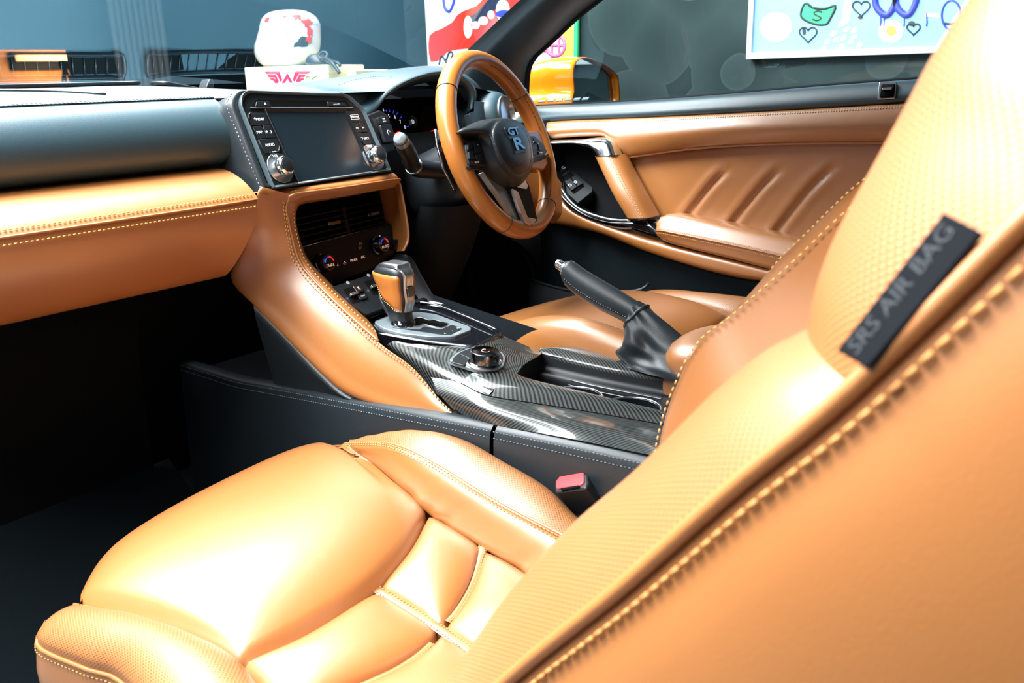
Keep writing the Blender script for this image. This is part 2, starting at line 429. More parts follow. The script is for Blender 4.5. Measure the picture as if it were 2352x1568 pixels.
def band(name, path, w, mat, parent, h=.0018):
    p = cr(path, 24); rows = []
    for k in (-1, -.6, 0, .6, 1):
        r = []
        for i in range(24):
            t = (p[min(i+1, 23)]-p[max(i-1, 0)]); s = V((t.y, -t.x, 0)).normalized()
            r.append(p[i]+s*w*k+V((0, 0, h*(1-k*k)+.0015)))
        rows.append(r)
    vs, fs, uv = gridmesh(rows); o = mo(name, vs, fs, mat, parent, uv=uv)
    for sg in (-1, 1):
        q = []
        for i in range(24):
            t = (p[min(i+1, 23)]-p[max(i-1, 0)]); s = V((t.y, -t.x, 0)).normalized()
            q.append(p[i]+s*w*.72*sg+V((0, 0, h*.6+.0020)))
        stitches('stitching', q, TT, o, .0050, .6, .0007)
    return o
U = V((0, 0, .004))
band('seam_band', [mid0+U, mid0.lerp(midx, .5)+U, midx+U, midx.lerp(mid1, .5)+U, mid1+U], .0065, T, seat)
band('seam_band', [q+U for q in (rs1, onz(1085, 1345, .262), onz(1050, 1410, .259), onz(1026, 1438, .258))], .0060, T, seat)
band('seam_band', [q+U for q in (onz(990, 1488, .258), onz(930, 1535, .260), onz(850, 1575, .264), ls1)], .0060, T, seat)
# --- inner (console side) bolster
st = [FR, onx(900, 1025, -.206), onx(1000, 1070, -.216), onx(1130, 1150, -.224), onx(1250, 1215, -.23), onx(1310, 1246, -.232), V((-.235, .44, .298))]
rg = [FR+V((.005, 0, 0)), onx(930, 990, -.168), onx(1030, 1000, -.165), onx(1150, 1060, -.167), onx(1250, 1120, -.170), onx(1340, 1200, -.176), V((-.18, .44, .29))]
rseam = [FR, onz(860, 1060, .306), onz(930, 1128, .296), BR, rs1, rs2, rs3]
def wr(u, v):   # soft pull-wrinkles near the front
    return sum(-.0042*math.exp(-((u-c-.10*v)/.016)**2)*max(0, 1-v*1.2) for c in (.33, .41, .47, .72))
pillow('bolster_inner_face', rseam, st, [FR, FR.lerp(FR+V((.003, -.003, .002)), .5), FR+V((.003, -.003, .002))], [rs3, rs3.lerp(st[-1], .5), st[-1]], .010, TS, seat, 50, 22, .06, .3, up=(-.7, 0, .7), fn=wr, skirt=.006)
sk = [q+V((.022, 0, -.035)) for q in rg]; sk2 = [V((-.135, q.y, .14)) for q in rg]
net('bolster_top', [st, [a.lerp(b, .5)+V((.002, 0, .008)) for a, b in zip(st, rg)], rg, sk, sk2], 60, 30, TP, seat)
tube('bolster_piping', [q+V((.004, 0, .0015)) for q in cr(st, 40)], .0022, T, seat, 6)
for dx in (-.004, -.009): stitches('stitching', [q+V((dx, 0, .0045+.2*dx)) for q in cr(st[0:], 30)], TT, seat, .0062, .62, .0010)
tube('corner_fold', cr([BR.lerp(FR, .45)+V((.006, 0, -.012)), BR.lerp(FR, .75)+V((.008, 0, -.010)), FR+V((.002, -.004, -.010)), FR+V((.006, .014, -.016))], 20), .012, TS, seat, 10)
# --- outer (door side) bolster
pip = [onz(112, 1432, .280), onz(88, 1462, .272), onz(96, 1492, .272), onz(200, 1537, .275), onz(285, 1572, .277), V((-.690, .60, .280)), V((-.690, .40, .282))]
lin = [FL, FL.lerp(onz(330, 1424, .294), .5), onz(330, 1424, .294), onz(450, 1472, .292), BL, ls1, ls2]
pillow('outer_bolster', lin, pip, [FL, FL.lerp(pip[0], .5), pip[0]], [ls2, ls2.lerp(pip[-1], .5)+V((0, 0, .02)), pip[-1]], .020, M_['tan_perf'], seat, 44, 22, .12, .45, crown=.008)
net('side_skirt', [pip, [q+V((-.004, .004, -.05)) for q in pip], [q+V((.01, -.01, -.15)) for q in pip]], 40, 10, T, seat)
tube('skirt_piping', cr(pip, 36), .0028, T, seat, 7)
stitches('stitching', [q+(V((q.x+.45, q.y-.70 if q.y > .8 else 0, 0)).normalized()*.0028+V((0, 0, -.0065))) for q in cr(pip, 36)], TT, seat, .006, .6, .0007)
net('cushion_core', [[V((x, y, z)) for x in (-.60 if y < .8 else -.52, -.48, -.40, -.30, -.185)] for y, z in ((.42, .252), (.60, .250), (.72, .262), (.84, .288), (.90, .296), (.965, .296))], 16, 20, TS, seat)
# --- seat base
box('seat_base', (-.66, .40, .02), (-.19, .92, .19), M_['dull'], seat, .02)
for x in (-.62, -.24): box('seat_rail', (x-.018, .30, 0), (x+.018, .98, .03), M_['plastic'], seat, .003)
# --- backrest, door-side wing
X1, X2 = -.56, -.665
sil = [(1075, 1568), (1180, 1390), (1330, 1210), (1500, 1065), (1690, 880), (1852, 728)]
sil2 = [(1852, 728), (1930, 560), (2010, 410), (2120, 200), (2240, 0)]
sea = [(1180, 1568), (1330, 1446), (1450, 1350), (1700, 1130), (1850, 1010), (1962, 915)]
sea2 = [(1962, 915), (2100, 785), (2230, 660), (2352, 540), (2480, 418)]
ridge1 = [SB(-.55, .02, .54)] + [onx(*q, X1) for q in sil]; seam1 = [SB(-.665, .08, .52)] + [onx(*q, X2) for q in sea]
ridge2 = [onx(*q, X1) for q in sil2]; ridge2 += [ridge2[-1]+V((.02, -.045, .07)), SB(-.50, .86, .47), SB(-.43, .895, .41)]
seam2 = [onx(*q, X2) for q in sea2]; seam2 += [seam2[-1]+V((.02, -.035, .05)), SB(-.57, .85, .37), SB(-.45, .90, .355)]
def wing(name, rd, sm, n, mat, e0, e1):
    rd = cr(rd, n); sm = cr(sm, n); ctrl = []
    for k in range(n):
        t = k/(n-1); e = 1.0
        if e1: e *= min(1, ((1-t)/.10))**.5
        if e0: e *= min(1, (t/.12))**.5
        R_, Q = rd[k], sm[k]; inn = V((.055, -.055, -.035)); g = V((-.5, .7, .45))*(-.011*(1-e))
        ctrl.append([R_+inn+V((.03, -.02, -.015)), R_+inn, R_+V((.022, -.012, -.008))+g, R_+g, R_.lerp(Q, .22)+V((-.010, .010, .006))+g, R_.lerp(Q, .6)+V((-.010, .010, .006))+g, Q+g])
    return net(name, ctrl, 30, n*3, mat, seat)
wing('backrest_wing', ridge1, seam1, 26, M_['tan_perf'], False, True)
wing('shoulder_wing', ridge2, seam2, 22, M_['tan_perf2'], True, False)
seamA = seam1[:-1]+seam2; sA = cr(seamA, 60)
rowsb = []
for d in (0, .03, .08, .14, .20, .24):
    rowsb.append([q+V((-.012*sin(pi*min(1, d/.2)) - .006*(d > 0), -.84*d, -.54*d)) for q in sA])
rowsb.append([q+V((.10, 0, 0)) for q in rowsb[-1]])
net('backrest_side_panel', rowsb, 60, 26, T, seat)
tube('backrest_piping', [q+V((-.003, .003, .002)) for q in sA], .0042, T, seat, 10)
# heavy twin-needle stitches, seen close
q0 = [q+V((-.0065, -.0065, -.003)) for q in sA]
stitches('heavy_stitching', q0, M_['thread_seat'], seat, .0082, .66, .0013)
# --- backrest, console-side wing
X3 = -.23
fr = [(1508, 1062), (1530, 960), (1600, 800), (1690, 722), (1750, 670), (1830, 600), (1925, 508), (2035, 415), (2190, 300), (2340, 140)]
far = [SB(-.22, .06, .585)] + [onx(*q, X3) for q in fr]; far += [far[-1]+V((-.02, -.025, .035)), far[-1]+V((-.10, -.055, .055))]
far = cr(far, 24); ctrl = []
for k, q in enumerate(far):
    t = k/23; up = .016*max(0, min(1, (t-.36)/.12))*max(0, min(1, (.74-t)/.12))      # the upper wing swells beyond its seam
    ctrl.append([q+V((-.12, -.10, -.065)), q+V((-.085, -.075, -.048)), q+V((-.04, -.03, -.02)), q+V((-.004, 0, 0)), q+V((.018, -.002+up*.55, .000+up*.8)), q+V((.045, -.02+up*.4, -.012+up*.5)), q+V((.06, -.07, -.04)), q+V((.055, -.18, -.115)), q+V((-.03, -.22, -.14))])
net('backrest_wing', ctrl, 44, 60, T, seat)
stitches('stitching', [q+V((-.010, .0005, .0005)) for q in far], TH, seat, .0085, .55, .0011)
stitches('stitching', [q+V((.018, -.002+.0088*g, .0128*g))+V((.0004, .0008, .0008)) for q, g in [(q, max(0, min(1, (k/23-.36)/.12))*max(0, min(1, (.74-k/23)/.12))) for k, q in enumerate(far[:17])]], TH, seat, .006, .55, .0008)
# --- backrest middle
ctrl = []
for a in (.02, .15, .3, .45, .6, .72):
    ctrl.append([SB(-.53, a, .47), SB(-.48, a, .455), SB(-.40, a, .445), SB(-.33, a, .455), SB(-.29, a, .49)])
net('backrest_centre', ctrl, 20, 30, TS, seat)
ctrl = []
for a, w, d in ((.62, .15, .10), (.70, .16, .12), (.80, .15, .12), (.86, .12, .11), (.885, .07, .08), (.895, .003, .003)):
    c = -.43; ctrl.append([SB(c-w, a, .40), SB(c-w*.8, a, .40+d*.8), SB(c, a, .40+d), SB(c+w*.8, a, .40+d*.8), SB(c+w, a, .40), SB(c+w*.8, a, .33), SB(c, a, .31), SB(c-w*.8, a, .33)])
net('headrest', ctrl, 40, 24, TS, seat, cu=True)
net('backrest_shell', [[SB(x, a, .30+.02*cos((x+.43)*8)) for x in (-.67, -.55, -.43, -.30, -.16)] for a in (.0, .2, .4, .6, .74, .86)], 16, 18, M_['plastic'], seat)
M_['tag_print'] = plain('dark_grey_print', (.011, .016, .020), .8)
# --- airbag tag by the seam
tg = Frame.axes(onx(2110, 680, -.660), onx(2240, 527, -.662)-onx(1985, 835, -.655), V((-.72, .52, .42)))
o_ = [tg.L(*q) for q in ((1948, 816), (2020, 856), (2282, 548), (2194, 503))]
label_ = prism('airbag_tag', tg, o_, .004, .0065, M_['tagcloth'], seat, .0008)
cu_ = (V((*o_[0], 0))+V((*o_[3], 0)))/2*.62 + (V((*o_[1], 0))+V((*o_[2], 0)))/2*.38
ang = atan2(o_[3][1]-o_[0][1], o_[3][0]-o_[0][0])
text('tag_lettering', 'SRS AIR BAG', tg, cu_.x, cu_.y, .0115, M_['tag_print'], label_, h=.0067, rot=ang, sx=.9)
def seat_driver():
    d = copy_tree(seat); d.name = 'driver_seat'; d.location = (.43, .60, .09); d.scale = (-1, 1, 1)
    d['label'] = 'tan leather bucket seat behind the steering wheel, half hidden by the console'
    for c in list(d.children):
        if c.name.startswith('airbag_tag') or c.name.startswith('heavy'):
            for g in list(c.children): bpy.data.objects.remove(g)
            bpy.data.objects.remove(c)
    return d
dseat = seat_driver()
for c in dseat.children:
    if c.name.startswith('seat_rail') or c.name.startswith('seat_base'): c.location.z = -.0
for c in dseat.children:
    if c.name.startswith('bolster_top'):
        c.data = c.data.copy(); c.data.materials.clear(); c.data.materials.append(TS)
# ================================================================== dashboard
dash = thing('dashboard', (0, 1.3, 0), 'black leather dashboard with tan lower band running below the windscreen', 'dashboard')
D = M_['dash']; T = M_['tan']; TS = M_['tan_smooth']
def yw(x): return 1.66-.40*x*x                              # foot of the windscreen
XS = [-.82, -.65, -.48, -.32, -.165]
prof_top = [(0, .848), (.10, .849), (.20, .845), (.30, .838)]
ctrl = []
xs = [-.82+.146*i for i in range(11)]
for k in range(6):
    r = []
    for x in xs:
        y1 = yw(x); y0 = 1.232; t = k/5; g = max(0, min(1, (x+.04)/.16)); g = g*g*(3-2*g); r.append(V((x, y1+(y0-y1)*t, .849-.001*t-.021*t**2.2-.024*g*(1-t)-.05*max(0, min(1, (x-.44)/.2))**2)))
    ctrl.append(r)
net('top_pad', ctrl, 60, 24, D, dash)
# front pad, passenger side
pr = [(1.232, .827), (1.212, .817), (1.196, .800), (1.187, .778), (1.187, .755), (1.199, .735), (1.232, .724), (1.30, .722)]
net('front_pad', [[V((x, y, z)) for x in XS] for y, z in pr], 20, 26, D, dash)
sm = [V((x, 1.231, .8285)) for x in XS]
tube('pad_seam', [q+V((0, 0, -.0006)) for q in cr(sm, 20)], .0012, M_['blk'], dash, 6)
for dy in (-.005, .006): stitches('stitching', [q+V((0, dy, .0012-.25*max(0, -dy))) for q in cr(sm, 20)], M_['thread_dark'], dash, .006, .6, .0006)
# airbag cover line on the top
ab = [V((-.80, 1.42, .8505)), V((-.62, 1.44, .851)), V((-.48, 1.42, .851)), V((-.36, 1.35, .846)), V((-.31, 1.285, .8395))]
tube('airbag_seam', [q+V((0, 0, -.001)) for q in cr(ab, 30)], .0018, M_['blk'], dash, 6)
# tan shelf and glovebox face
sh = [(1.30, .722), (1.23, .723), (1.19, .720), (1.155, .708), (1.130, .692), (1.119, .680)]
XE = [-.82, -.65, -.48, -.32, -.20]
net('tan_shelf', [[V((x, y, z)) for x in XE[:-1]]+[V((-.185+.13*(y-1.119)*0, y, z))] for y, z in sh], 20, 22, TS, dash)
gf = [(1.119, .678), (1.1185, .662), (1.130, .632), (1.152, .598), (1.178, .565), (1.195, .556), (1.26, .55)]
xe = [-.188, -.189, -.193, -.200, -.210, -.213, -.213]
net('glovebox_face', [[V((x, y, z)) for x in XE[:-1]]+[V((e, y, z))] for (y, z), e in zip(gf, xe)], 20, 22, TS, dash)
tube('shelf_seam', [V((x, 1.1178, .679)) for x in (-.82, -.5, -.188)], .0018, T, dash, 6, n=12)
for y, z in ((1.1235, .6870), (1.1165, .6700)): stitches('stitching', [V((x, y-.001, z)) for x in (-.82, -.5, -.190)], M_['thread'], dash, .0065, .62, .0010)
net('under_panel', [[V((x, y, z)) for x in (-.82, -.5, -.205)] for y, z in ((1.20, .555), (1.26, .545), (1.42, .50), (1.50, .40), (1.52, .0))], 8, 20, M_['dull'], dash)
# ---- centre stack: tan console cheek sweeping down to the carbon tunnel
pair = [((600, 428, -.170), (672, 448, -.118)), ((592, 443, -.180), (657, 466, -.125)), ((580, 500, -.176), (660, 492, -.122)), ((560, 560, -.172), (668, 540, -.118)), ((530, 638, -.168), (681, 590, -.113)),
        ((583, 702, -.160), (705, 628, -.109)), ((640, 760, -.152), (739, 665, -.105)), ((740, 860, -.140), (815, 738, -.102)), ((800, 906, -.133), (880, 794, -.103)),
        ((900, 943, -.126), (949, 845, -.106)), ((1000, 958, -.120), (1008, 915, -.110)), ((1038, 957, -.118), (1037, 944, -.114))]
lo = [onx(*a) for a, b in pair]; hi = [onx(*b) for a, b in pair]; los = lo[:]; los[4] = lo[4].lerp((lo[3]+lo[5])/2, .6)
def bulge(k): return V((-.007, -.003, .002))*(.3 if k == 0 else (1 if k < 9 else (12-k)/4))
cheek = net('console_cheek', [[q+V((.05, .02, -.01)) for q in lo], lo, [a.lerp(b, .3)+bulge(k)*.9 for k, (a, b) in enumerate(zip(los, hi))], [a.lerp(b, .65)+bulge(k) for k, (a, b) in enumerate(zip(los, hi))], hi], 70, 24, TS, dash)
hs = cr(hi[1:], 60)
# ledge under the head unit
HU = Frame((0, 1.17, .76), 3, 22)
led_b = [onx(600, 437, -.150)+V((0, .01, 0))]+[HU.hit(*q, -.002) for q in ((640, 436), (760, 417), (893, 397))]
ot = [(657, 466), (667, 453), (684, 445), (790, 431), (915, 411)]
CL = Frame((.03, 1.165, .62), 4, 12)
led_f = [hi[1]]+[CL.hit(*q, h) for q, h in zip(ot[1:], (.034, .046, .055, .050))]
lf = cr(led_f, 7); lb = cr([onx(592, 443, -.180)]+led_b, 7)
net('stack_ledge', [[q+V((0, .03, -.005)) for q in lb], lb, [a.lerp(b, .5)+V((0, -.003, .004)) for a, b in zip(lb, lf)], lf, [q+V((.006, .014, -.016)) for q in lf]], 30, 18, TS, dash)
# inner frame of the vents
inner = [(826, 714), (764, 655), (708, 596), (690, 558), (677, 507), (676, 486), (681, 477), (694, 469), (790, 453), (884, 436), (894, 440), (899, 450), (909, 502), (914, 545), (916, 575)]
outer = [(868, 784), (790, 714), (716, 640), (684, 595), (662, 512), (656, 478), (661, 460), (676, 447), (790, 431), (905, 413), (917, 414), (923, 436), (937, 513), (938, 552), (924, 576)]
oin = [onx(*outer[0], -.101), onx(*outer[1], -.103), onx(*outer[2], -.108), onx(*outer[3], -.113), onx(*outer[4], -.120), onx(*outer[5], -.124)]+[CL.hit(*q, h) for q, h in zip(outer[6:], (.034, .044, .055, .051, .048, .046, .042, .036, .028))]
iin = [CL.hit(*q, h) for q, h in zip(inner, (.03, .015, .0, .0, 0, 0, 0, 0, 0, 0, 0, 0, 0, 0, 0))]
oi = cr(oin, 90); ii = cr(iin, 90)
net('stack_frame', [[q+V((.004, .02, -.004)) for q in oi], oi, [a.lerp(b, .4)+V((.002, -.008, 0)) for a, b in zip(oi, ii)], ii, [q+V((0, .03, 0)) for q in ii]], 100, 16, TS, dash)
ed = cr(oin[:11], 80)
r65 = [a.lerp(b, .65)+bulge(k) for k, (a, b) in enumerate(zip(los, hi))]
for f in (.05, .17): stitches('stitching', [a.lerp(b, f)+V((-.0022, -.0014, .0012)) for a, b in zip(hi[1:], r65[1:])], M_['thread'], dash, .0065, .62, .0010)
stitches('stitching', [q+V((-.001, .006, .004)) for q in cr(led_f[1:], 30)], M_['thread'], dash, .0065, .62, .0009)
mid = [a.lerp(b, .30)+V((.001, -.0085, .001)) for a, b in zip(oi, ii)]
stitches('stitching', mid[:68], M_['thread'], dash, .0065, .62, .0009)
tube('stack_piping', [q+V((-.001, -.003, .001)) for q in ed], .0022, T, dash, 6)
# right flank of the stack, towards the driver's knees
rk = [CL.hit(*q, .030)+V((.004, .030, -.002)) for q in outer[10:]]
net('stack_flank', [rk, [q+V((.004, .05, 0)) for q in rk], [q+V((.01, .16, .0)) for q in rk]], 16, 10, M_['plastic'], dash)
# vent housing and slats
vent = thing('centre_air_vent', CL.P(0, 0, 0), 'dark centre air vent with thin slats above the climate controls', 'air vent')
vo = CL.LL([(676, 486), (694, 469), (884, 436), (899, 450), (909, 502), (700, 562), (688, 556)])
prism('vent_backing', CL, rpoly(CL.LL([(672, 480), (690, 462), (890, 430), (905, 445), (915, 575), (760, 655), (700, 600), (686, 560)]), .006), -.045, -.035, M_['void'], vent, 0)
def lerp2(a, b, t): return (a[0]+(b[0]-a[0])*t, a[1]+(b[1]-a[1])*t)
va, vb, vc, vd = CL.L(684, 494), CL.L(880, 456), CL.L(896, 513), CL.L(698, 566)
for k in range(5):
    t = .10+.20*k; a, b = lerp2(va, vd, t), lerp2(vb, vc, t)
    prism('slat', CL, [(a[0], a[1]-.0011), (b[0], b[1]-.0011), (b[0], b[1]+.0011), (a[0], a[1]+.0011)], -.03, -.008, M_['piano'], vent, .0004)
for t in (.36, .83):
    a, b = lerp2(va, vb, t), lerp2(vd, vc, t); c = lerp2(a, b, .5)
    prism('vent_tab', CL, rrect(c[0]-.015, c[1]-.0025, c[0]+.015, c[1]+.0035, .0015), -.008, .002, M_['dkchrome'], vent, .0008)
a, b = lerp2(va, vb, .55), lerp2(vd, vc, .55)
prism('vent_divider', CL, [(a[0]-.004, a[1]), (b[0]-.004, b[1]), (b[0]+.004, b[1]), (a[0]+.004, a[1])], -.03, -.010, M_['piano'], vent, .0005)
tube('vent_trim', [CL.P(*vd, -.004), CL.P(*vc, -.004)], .0010, M_['dkchrome'], vent, 6)
# ---- climate control panel
clim = thing('climate_panel', CL.P(0, -.08, 0), 'gloss black climate control panel with two knobs marked AUTO and DUAL', 'control panel')
prism('panel_plate', CL, rpoly(CL.LL([(693, 566), (910, 512), (917, 576), (905, 600), (765, 655), (730, 625)]), .003), -.035, -.012, M_['piano'], clim, .001)
def knob(name, F, px, py, r, h, parent, capmat, ringmat, h0=0.0):
    a, b = F.L(px, py, h0)
    k = lathe(name, F, [(r*1.12, 0), (r*1.12, .002), (r, .003), (r*.97, h*.8), (r*.88, h), (r*.75, h)], ringmat, parent, (a, b, h0))
    c = lathe('knob_cap', F, [(r*.75, h-.0005), (r*.70, h+.0008), (0.0001, h+.0012)], capmat, k, (a, b, h0)); return k, a, b
for px, py, s in ((868, 563, 'AUTO'), (741, 605, 'DUAL')):
    k, a, b = knob('climate_knob', CL, px, py, .0155, .016, clim, M_['piano'], M_['dkchrome'], -.010)
    text('knob_lettering', s, CL, a, b-.005, .0072, M_['lit_amber'], k, h=.0080)
    for nm, mt, q0, q1 in (('blue_arc', 'lit_blue', pi*.52, pi*.95), ('red_arc', 'lit_red', pi*.05, pi*.46)):
        tube(nm, [CL.P(a+.0095*cos(q0+(q1-q0)*i/8), b+.0095*sin(q0+(q1-q0)*i/8), .0078) for i in range(9)], .0007, M_[mt], k, 5)
for s, px, py, z in (('OFF', 763, 613, .0062), ('MODE', 813, 597, .0062), ('A/C', 834, 590, .0062)):
    a, b = CL.L(px, py, -.011); text('button_lettering', s, CL, a, b, z, M_['lit_amber'], clim, h=-.0112)
for px, py, r in ((776, 609, .0022), (792, 604, .0036)):
    a, b = CL.L(px, py, -.011)
    vs, fs = join([([CL.P(a+r*q*cos(t+e), b+r*q*sin(t+e), -.0110) for q, e in ((.2, 0), (1, -.3), (1, .3))], [(0, 1, 2)]) for t in (0, pi/2, pi, 3*pi/2)])
    mo('fan_symbol', vs, fs, M_['lit_amber'], clim, smooth=False)
for t in (.25, .41, .56, .70, .83):
    a, b = lerp2(CL.L(735, 632, -.012), CL.L(905, 580, -.012), t), lerp2(CL.L(730, 612, -.012), CL.L(900, 560, -.012), t)
    tube('button_gap', [CL.P(*a, -.0118), CL.P(*b, -.0118)], .0004, M_['plastic'], clim, 5)
for px, py in ((828, 559), (827, 569)):
    a, b = CL.L(px, py, -.011); prism('display_button', CL, rrect(a-.004, b-.0028, a+.004, b+.0028, .001), -.0125, -.010, M_['dkchrome'], clim, .0004)
a, b = CL.L(870, 543, -.011); prism('indicator_lamp', CL, rrect(a-.004, b-.0012, a+.004, b+.0012, .0005), -.0125, -.0105, M_['lit_white'], clim, .0002)
# ---- drive mode switches
SW = Frame((.0, 1.075, .495), 4, 42)
swp = thing('mode_switch_panel', SW.o, 'black switch panel with silver-tipped toggles marked R and COMF', 'control panel')
prism('panel_plate', SW, rpoly(SW.LL([(752, 662), (905, 612), (935, 690), (842, 722), (812, 704)]), .003), -.02, 0, M_['plastic'], swp, .001)
for px, py in ((815, 676), (862, 658)):
    a, b = SW.L(px, py); sw_ = prism('rocker_well', SW, rrect(a-.017, b-.015, a+.022, b+.015, .002), -.002, .0006, M_['void'], swp, .0004)
    prism('rocker', SW, rrect(a+.002, b-.001, a+.019, b+.013, .002), 0, .006, M_['gloss'], sw_, .001)
    prism('rocker', SW, rrect(a+.002, b-.014, a+.019, b-.002, .002), 0, .003, M_['plastic'], sw_, .001)
    prism('silver_tip', SW, rrect(a-.014, b-.003, a+.004, b+.002, .001), 0, .007, M_['satin'], sw_, .0008)
    text('rocker_lettering', 'R', SW, a+.0105, b+.006, .008, M_['white'], sw_, h=.0062)
    text('rocker_lettering', 'COMF', SW, a+.0105, b-.008, .0042, M_['grey_print'], sw_, h=.0032)
    c = lathe('switch_symbol', SW, [(.0034, 0), (.0034, .0006), (.0001, .0008)], M_['grey_print'], swp, (a+.002, b+.024, 0), ns=12)
# ================================================================== head unit
hu = thing('infotainment_unit', HU.P(0, -.08, 0), 'black infotainment unit with dark touchscreen, side buttons and two silver knobs', 'car stereo')
P_ = M_['plastic']; H = HU
out_n = rpoly(H.LL([(519, 236), (536, 208), (800, 216), (838, 256), (902, 398), (598, 440)]), [.012, .012, .02, .01, .004, .004], 6)
# padded nacelle behind the bezel
n = len(out_n); cxn = sum(p[0] for p in out_n)/n; cyn = sum(p[1] for p in out_n)/n
rows = []
for s, d in ((.90, .004), (.955, .007), (.985, .003), (1.0, -.012), (1.02, -.05), (1.0, -.11)):
    rows.append([H.P(cxn+(a-cxn)*s, cyn+(b-cyn)*s, d) for a, b in out_n])
vs, fs, uv = gridmesh(rows, True); mo('padded_surround', vs, fs, M_['blk'], hu, uv=uv)
stl = [H.hit(*q, .0055) for q in ((535, 214), (526, 228), (523, 246), (545, 300), (572, 366), (602, 436))]
stitches('stitching', [q+V((-.002, -.001, 0)) for q in cr(stl, 40)], M_['thread_dark'], hu, .0062, .6, .0008)
bo = rpoly(H.LL([(541, 240), (551, 214), (790, 222), (829, 258), (889, 396), (620, 437)]), [.012, .012, .012, .006, .003, .003], 5)
bi = [(a*.0+(a-cxn)*.955+cxn, (b-cyn)*.945+cyn) for a, b in bo]
ringprism('bezel_rim', H, bo, bi, 0, .013, M_['bezel'], hu, .0015, d1i=.008)
prism('face_plate', H, bi, -.01, .008, P_, hu, .0008)
# disc slot
so = rpoly(H.LL([(575, 247), (588, 229), (793, 232), (809, 247)], .008), .002)
sl = prism('disc_slot', H, so, .006, .0086, M_['void'], hu, .0003)
prism('slot_lip', H, H.LL([(574, 249), (810, 249), (808, 246), (577, 246)], .009), .008, .0105, M_['gate'], hu, .0004)
e = prism('eject_button', H, rpoly(H.LL([(586, 245), (588, 234), (617, 233), (622, 245)], .01), .0015), .008, .0115, P_, hu, .0006)
a, b = H.L(610, 239, .012); prism('eject_symbol', H, [(a-.003, b-.001), (a+.003, b-.001), (a, b+.003)], .0114, .0118, M_['white'], e, 0)
e = prism('map_card_door', H, H.LL([(751, 234), (791, 236), (797, 244), (754, 243.5)], .01), .008, .0112, P_, hu, .0006)
a, b = H.L(774, 239, .012); text('door_lettering', 'microSD', H, a, b, .0045, M_['grey_print'], e, h=.0114)
# screen
ro = H.LL([(606, 252), (793, 252), (858, 397), (684, 424)], .008); ri = H.LL([(617, 264), (779, 265), (843, 398), (688, 419)], .004)
ringprism('screen_frame', H, ro, ri, .003, .0115, P_, hu, .0006, d1i=.006)
prism('screen', H, H.LL([(612, 258), (786, 258), (850, 400), (686, 423)], .005), .005, .0086, M_['screen'], hu, 0, smooth=False)
tube('screen_edge_strip', [H.hit(685, 421, .0125), H.hit(852, 396, .0125)], .0014, M_['gate'], hu, 6)
def btn(px, lab=None, lp=None, size=.006, sx=1.0):
    o = prism('button', H, rpoly(H.LL(px, .009), .0008, 2), .007, .0105, P_, hu, .0007)
    if lab:
        a, b = H.L(*lp, .0105); text('button_lettering', lab, H, a, b, size, M_['white'], o, h=.0107, sx=sx)
    return o
def Z(pts): return [(500+x/5.113, 180+y/5.113) for x, y in pts]
btn(Z([(368, 408), (548, 408), (612, 548), (402, 558), (362, 480)]), 'MENU', (597, 274), .0068, .85)
btn(Z([(404, 570), (508, 560), (568, 704), (470, 711)]), 'MAP', (596, 304), .0068, .85)
o = btn(Z([(522, 558), (615, 555), (683, 700), (576, 704)]))
a, b = H.L(613, 303, .0105); prism('sun_symbol', H, circ(a, b, .0024, 10), .0104, .0107, M_['white'], o, 0); 
a, b = H.L(622, 303, .0105); prism('moon_symbol', H, [(a+.0026*cos(t), b+.0026*sin(t)) for t in [-1.9+.38*i for i in range(11)]]+[(a-.0012+.0018*cos(t), b+.0018*sin(t)) for t in [1.5-.5*i for i in range(7)]], .0104, .0107, M_['white'], o, 0)
btn(Z([(474, 719), (685, 706), (733, 790), (714, 856), (545, 872)]), 'AUDIO', (620, 333), .0068, .85)
tube('chrome_notch', [H.hit(*Z([q])[0], .011) for q in ((368, 482), (372, 412), (384, 406))], .0008, M_['chrome'], hu, 5)
tube('chrome_notch', [H.hit(*Z([q])[0], .011) for q in ((728, 790), (714, 856), (640, 864))], .0006, M_['chrome'], hu, 5)
o = btn(Z([(1516, 392), (1620, 392), (1688, 450), (1708, 510), (1570, 518)]))
a, b = H.L(815, 269, .0105); ringprism('lettering_frame', H, rrect(a-.010, b-.0042, a+.010, b+.0042, .001), rrect(a-.0092, b-.0035, a+.0092, b+.0035, .0008), .0104, .0107, M_['white'], o, 0)
text('button_lettering', 'FUNCTION', H, a, b, .0046, M_['white'], o, h=.0107, sx=.72)
def skip(px, lp, s):
    o = btn(px); a, b = H.L(*lp, .0105)
    vs, fs = join([([H.P(a+s*(c-.002), b, .0107), H.P(a+s*(c+.0012), b+.0018, .0107), H.P(a+s*(c+.0012), b-.0018, .0107)], [(0, 1, 2)]) for c in (-.0016, .0016)])
    mo('skip_symbol', vs, fs, M_['white'], o, smooth=False)
skip(Z([(1572, 524), (1643, 520), (1700, 634), (1626, 642)]), (820, 294), 1)
skip(Z([(1654, 519), (1705, 517), (1758, 631), (1708, 634)]), (834, 293), -1)
btn(Z([(1632, 648), (1766, 641), (1822, 766), (1712, 769), (1657, 715)]), 'BACK', (842, 318), .0062, .8)
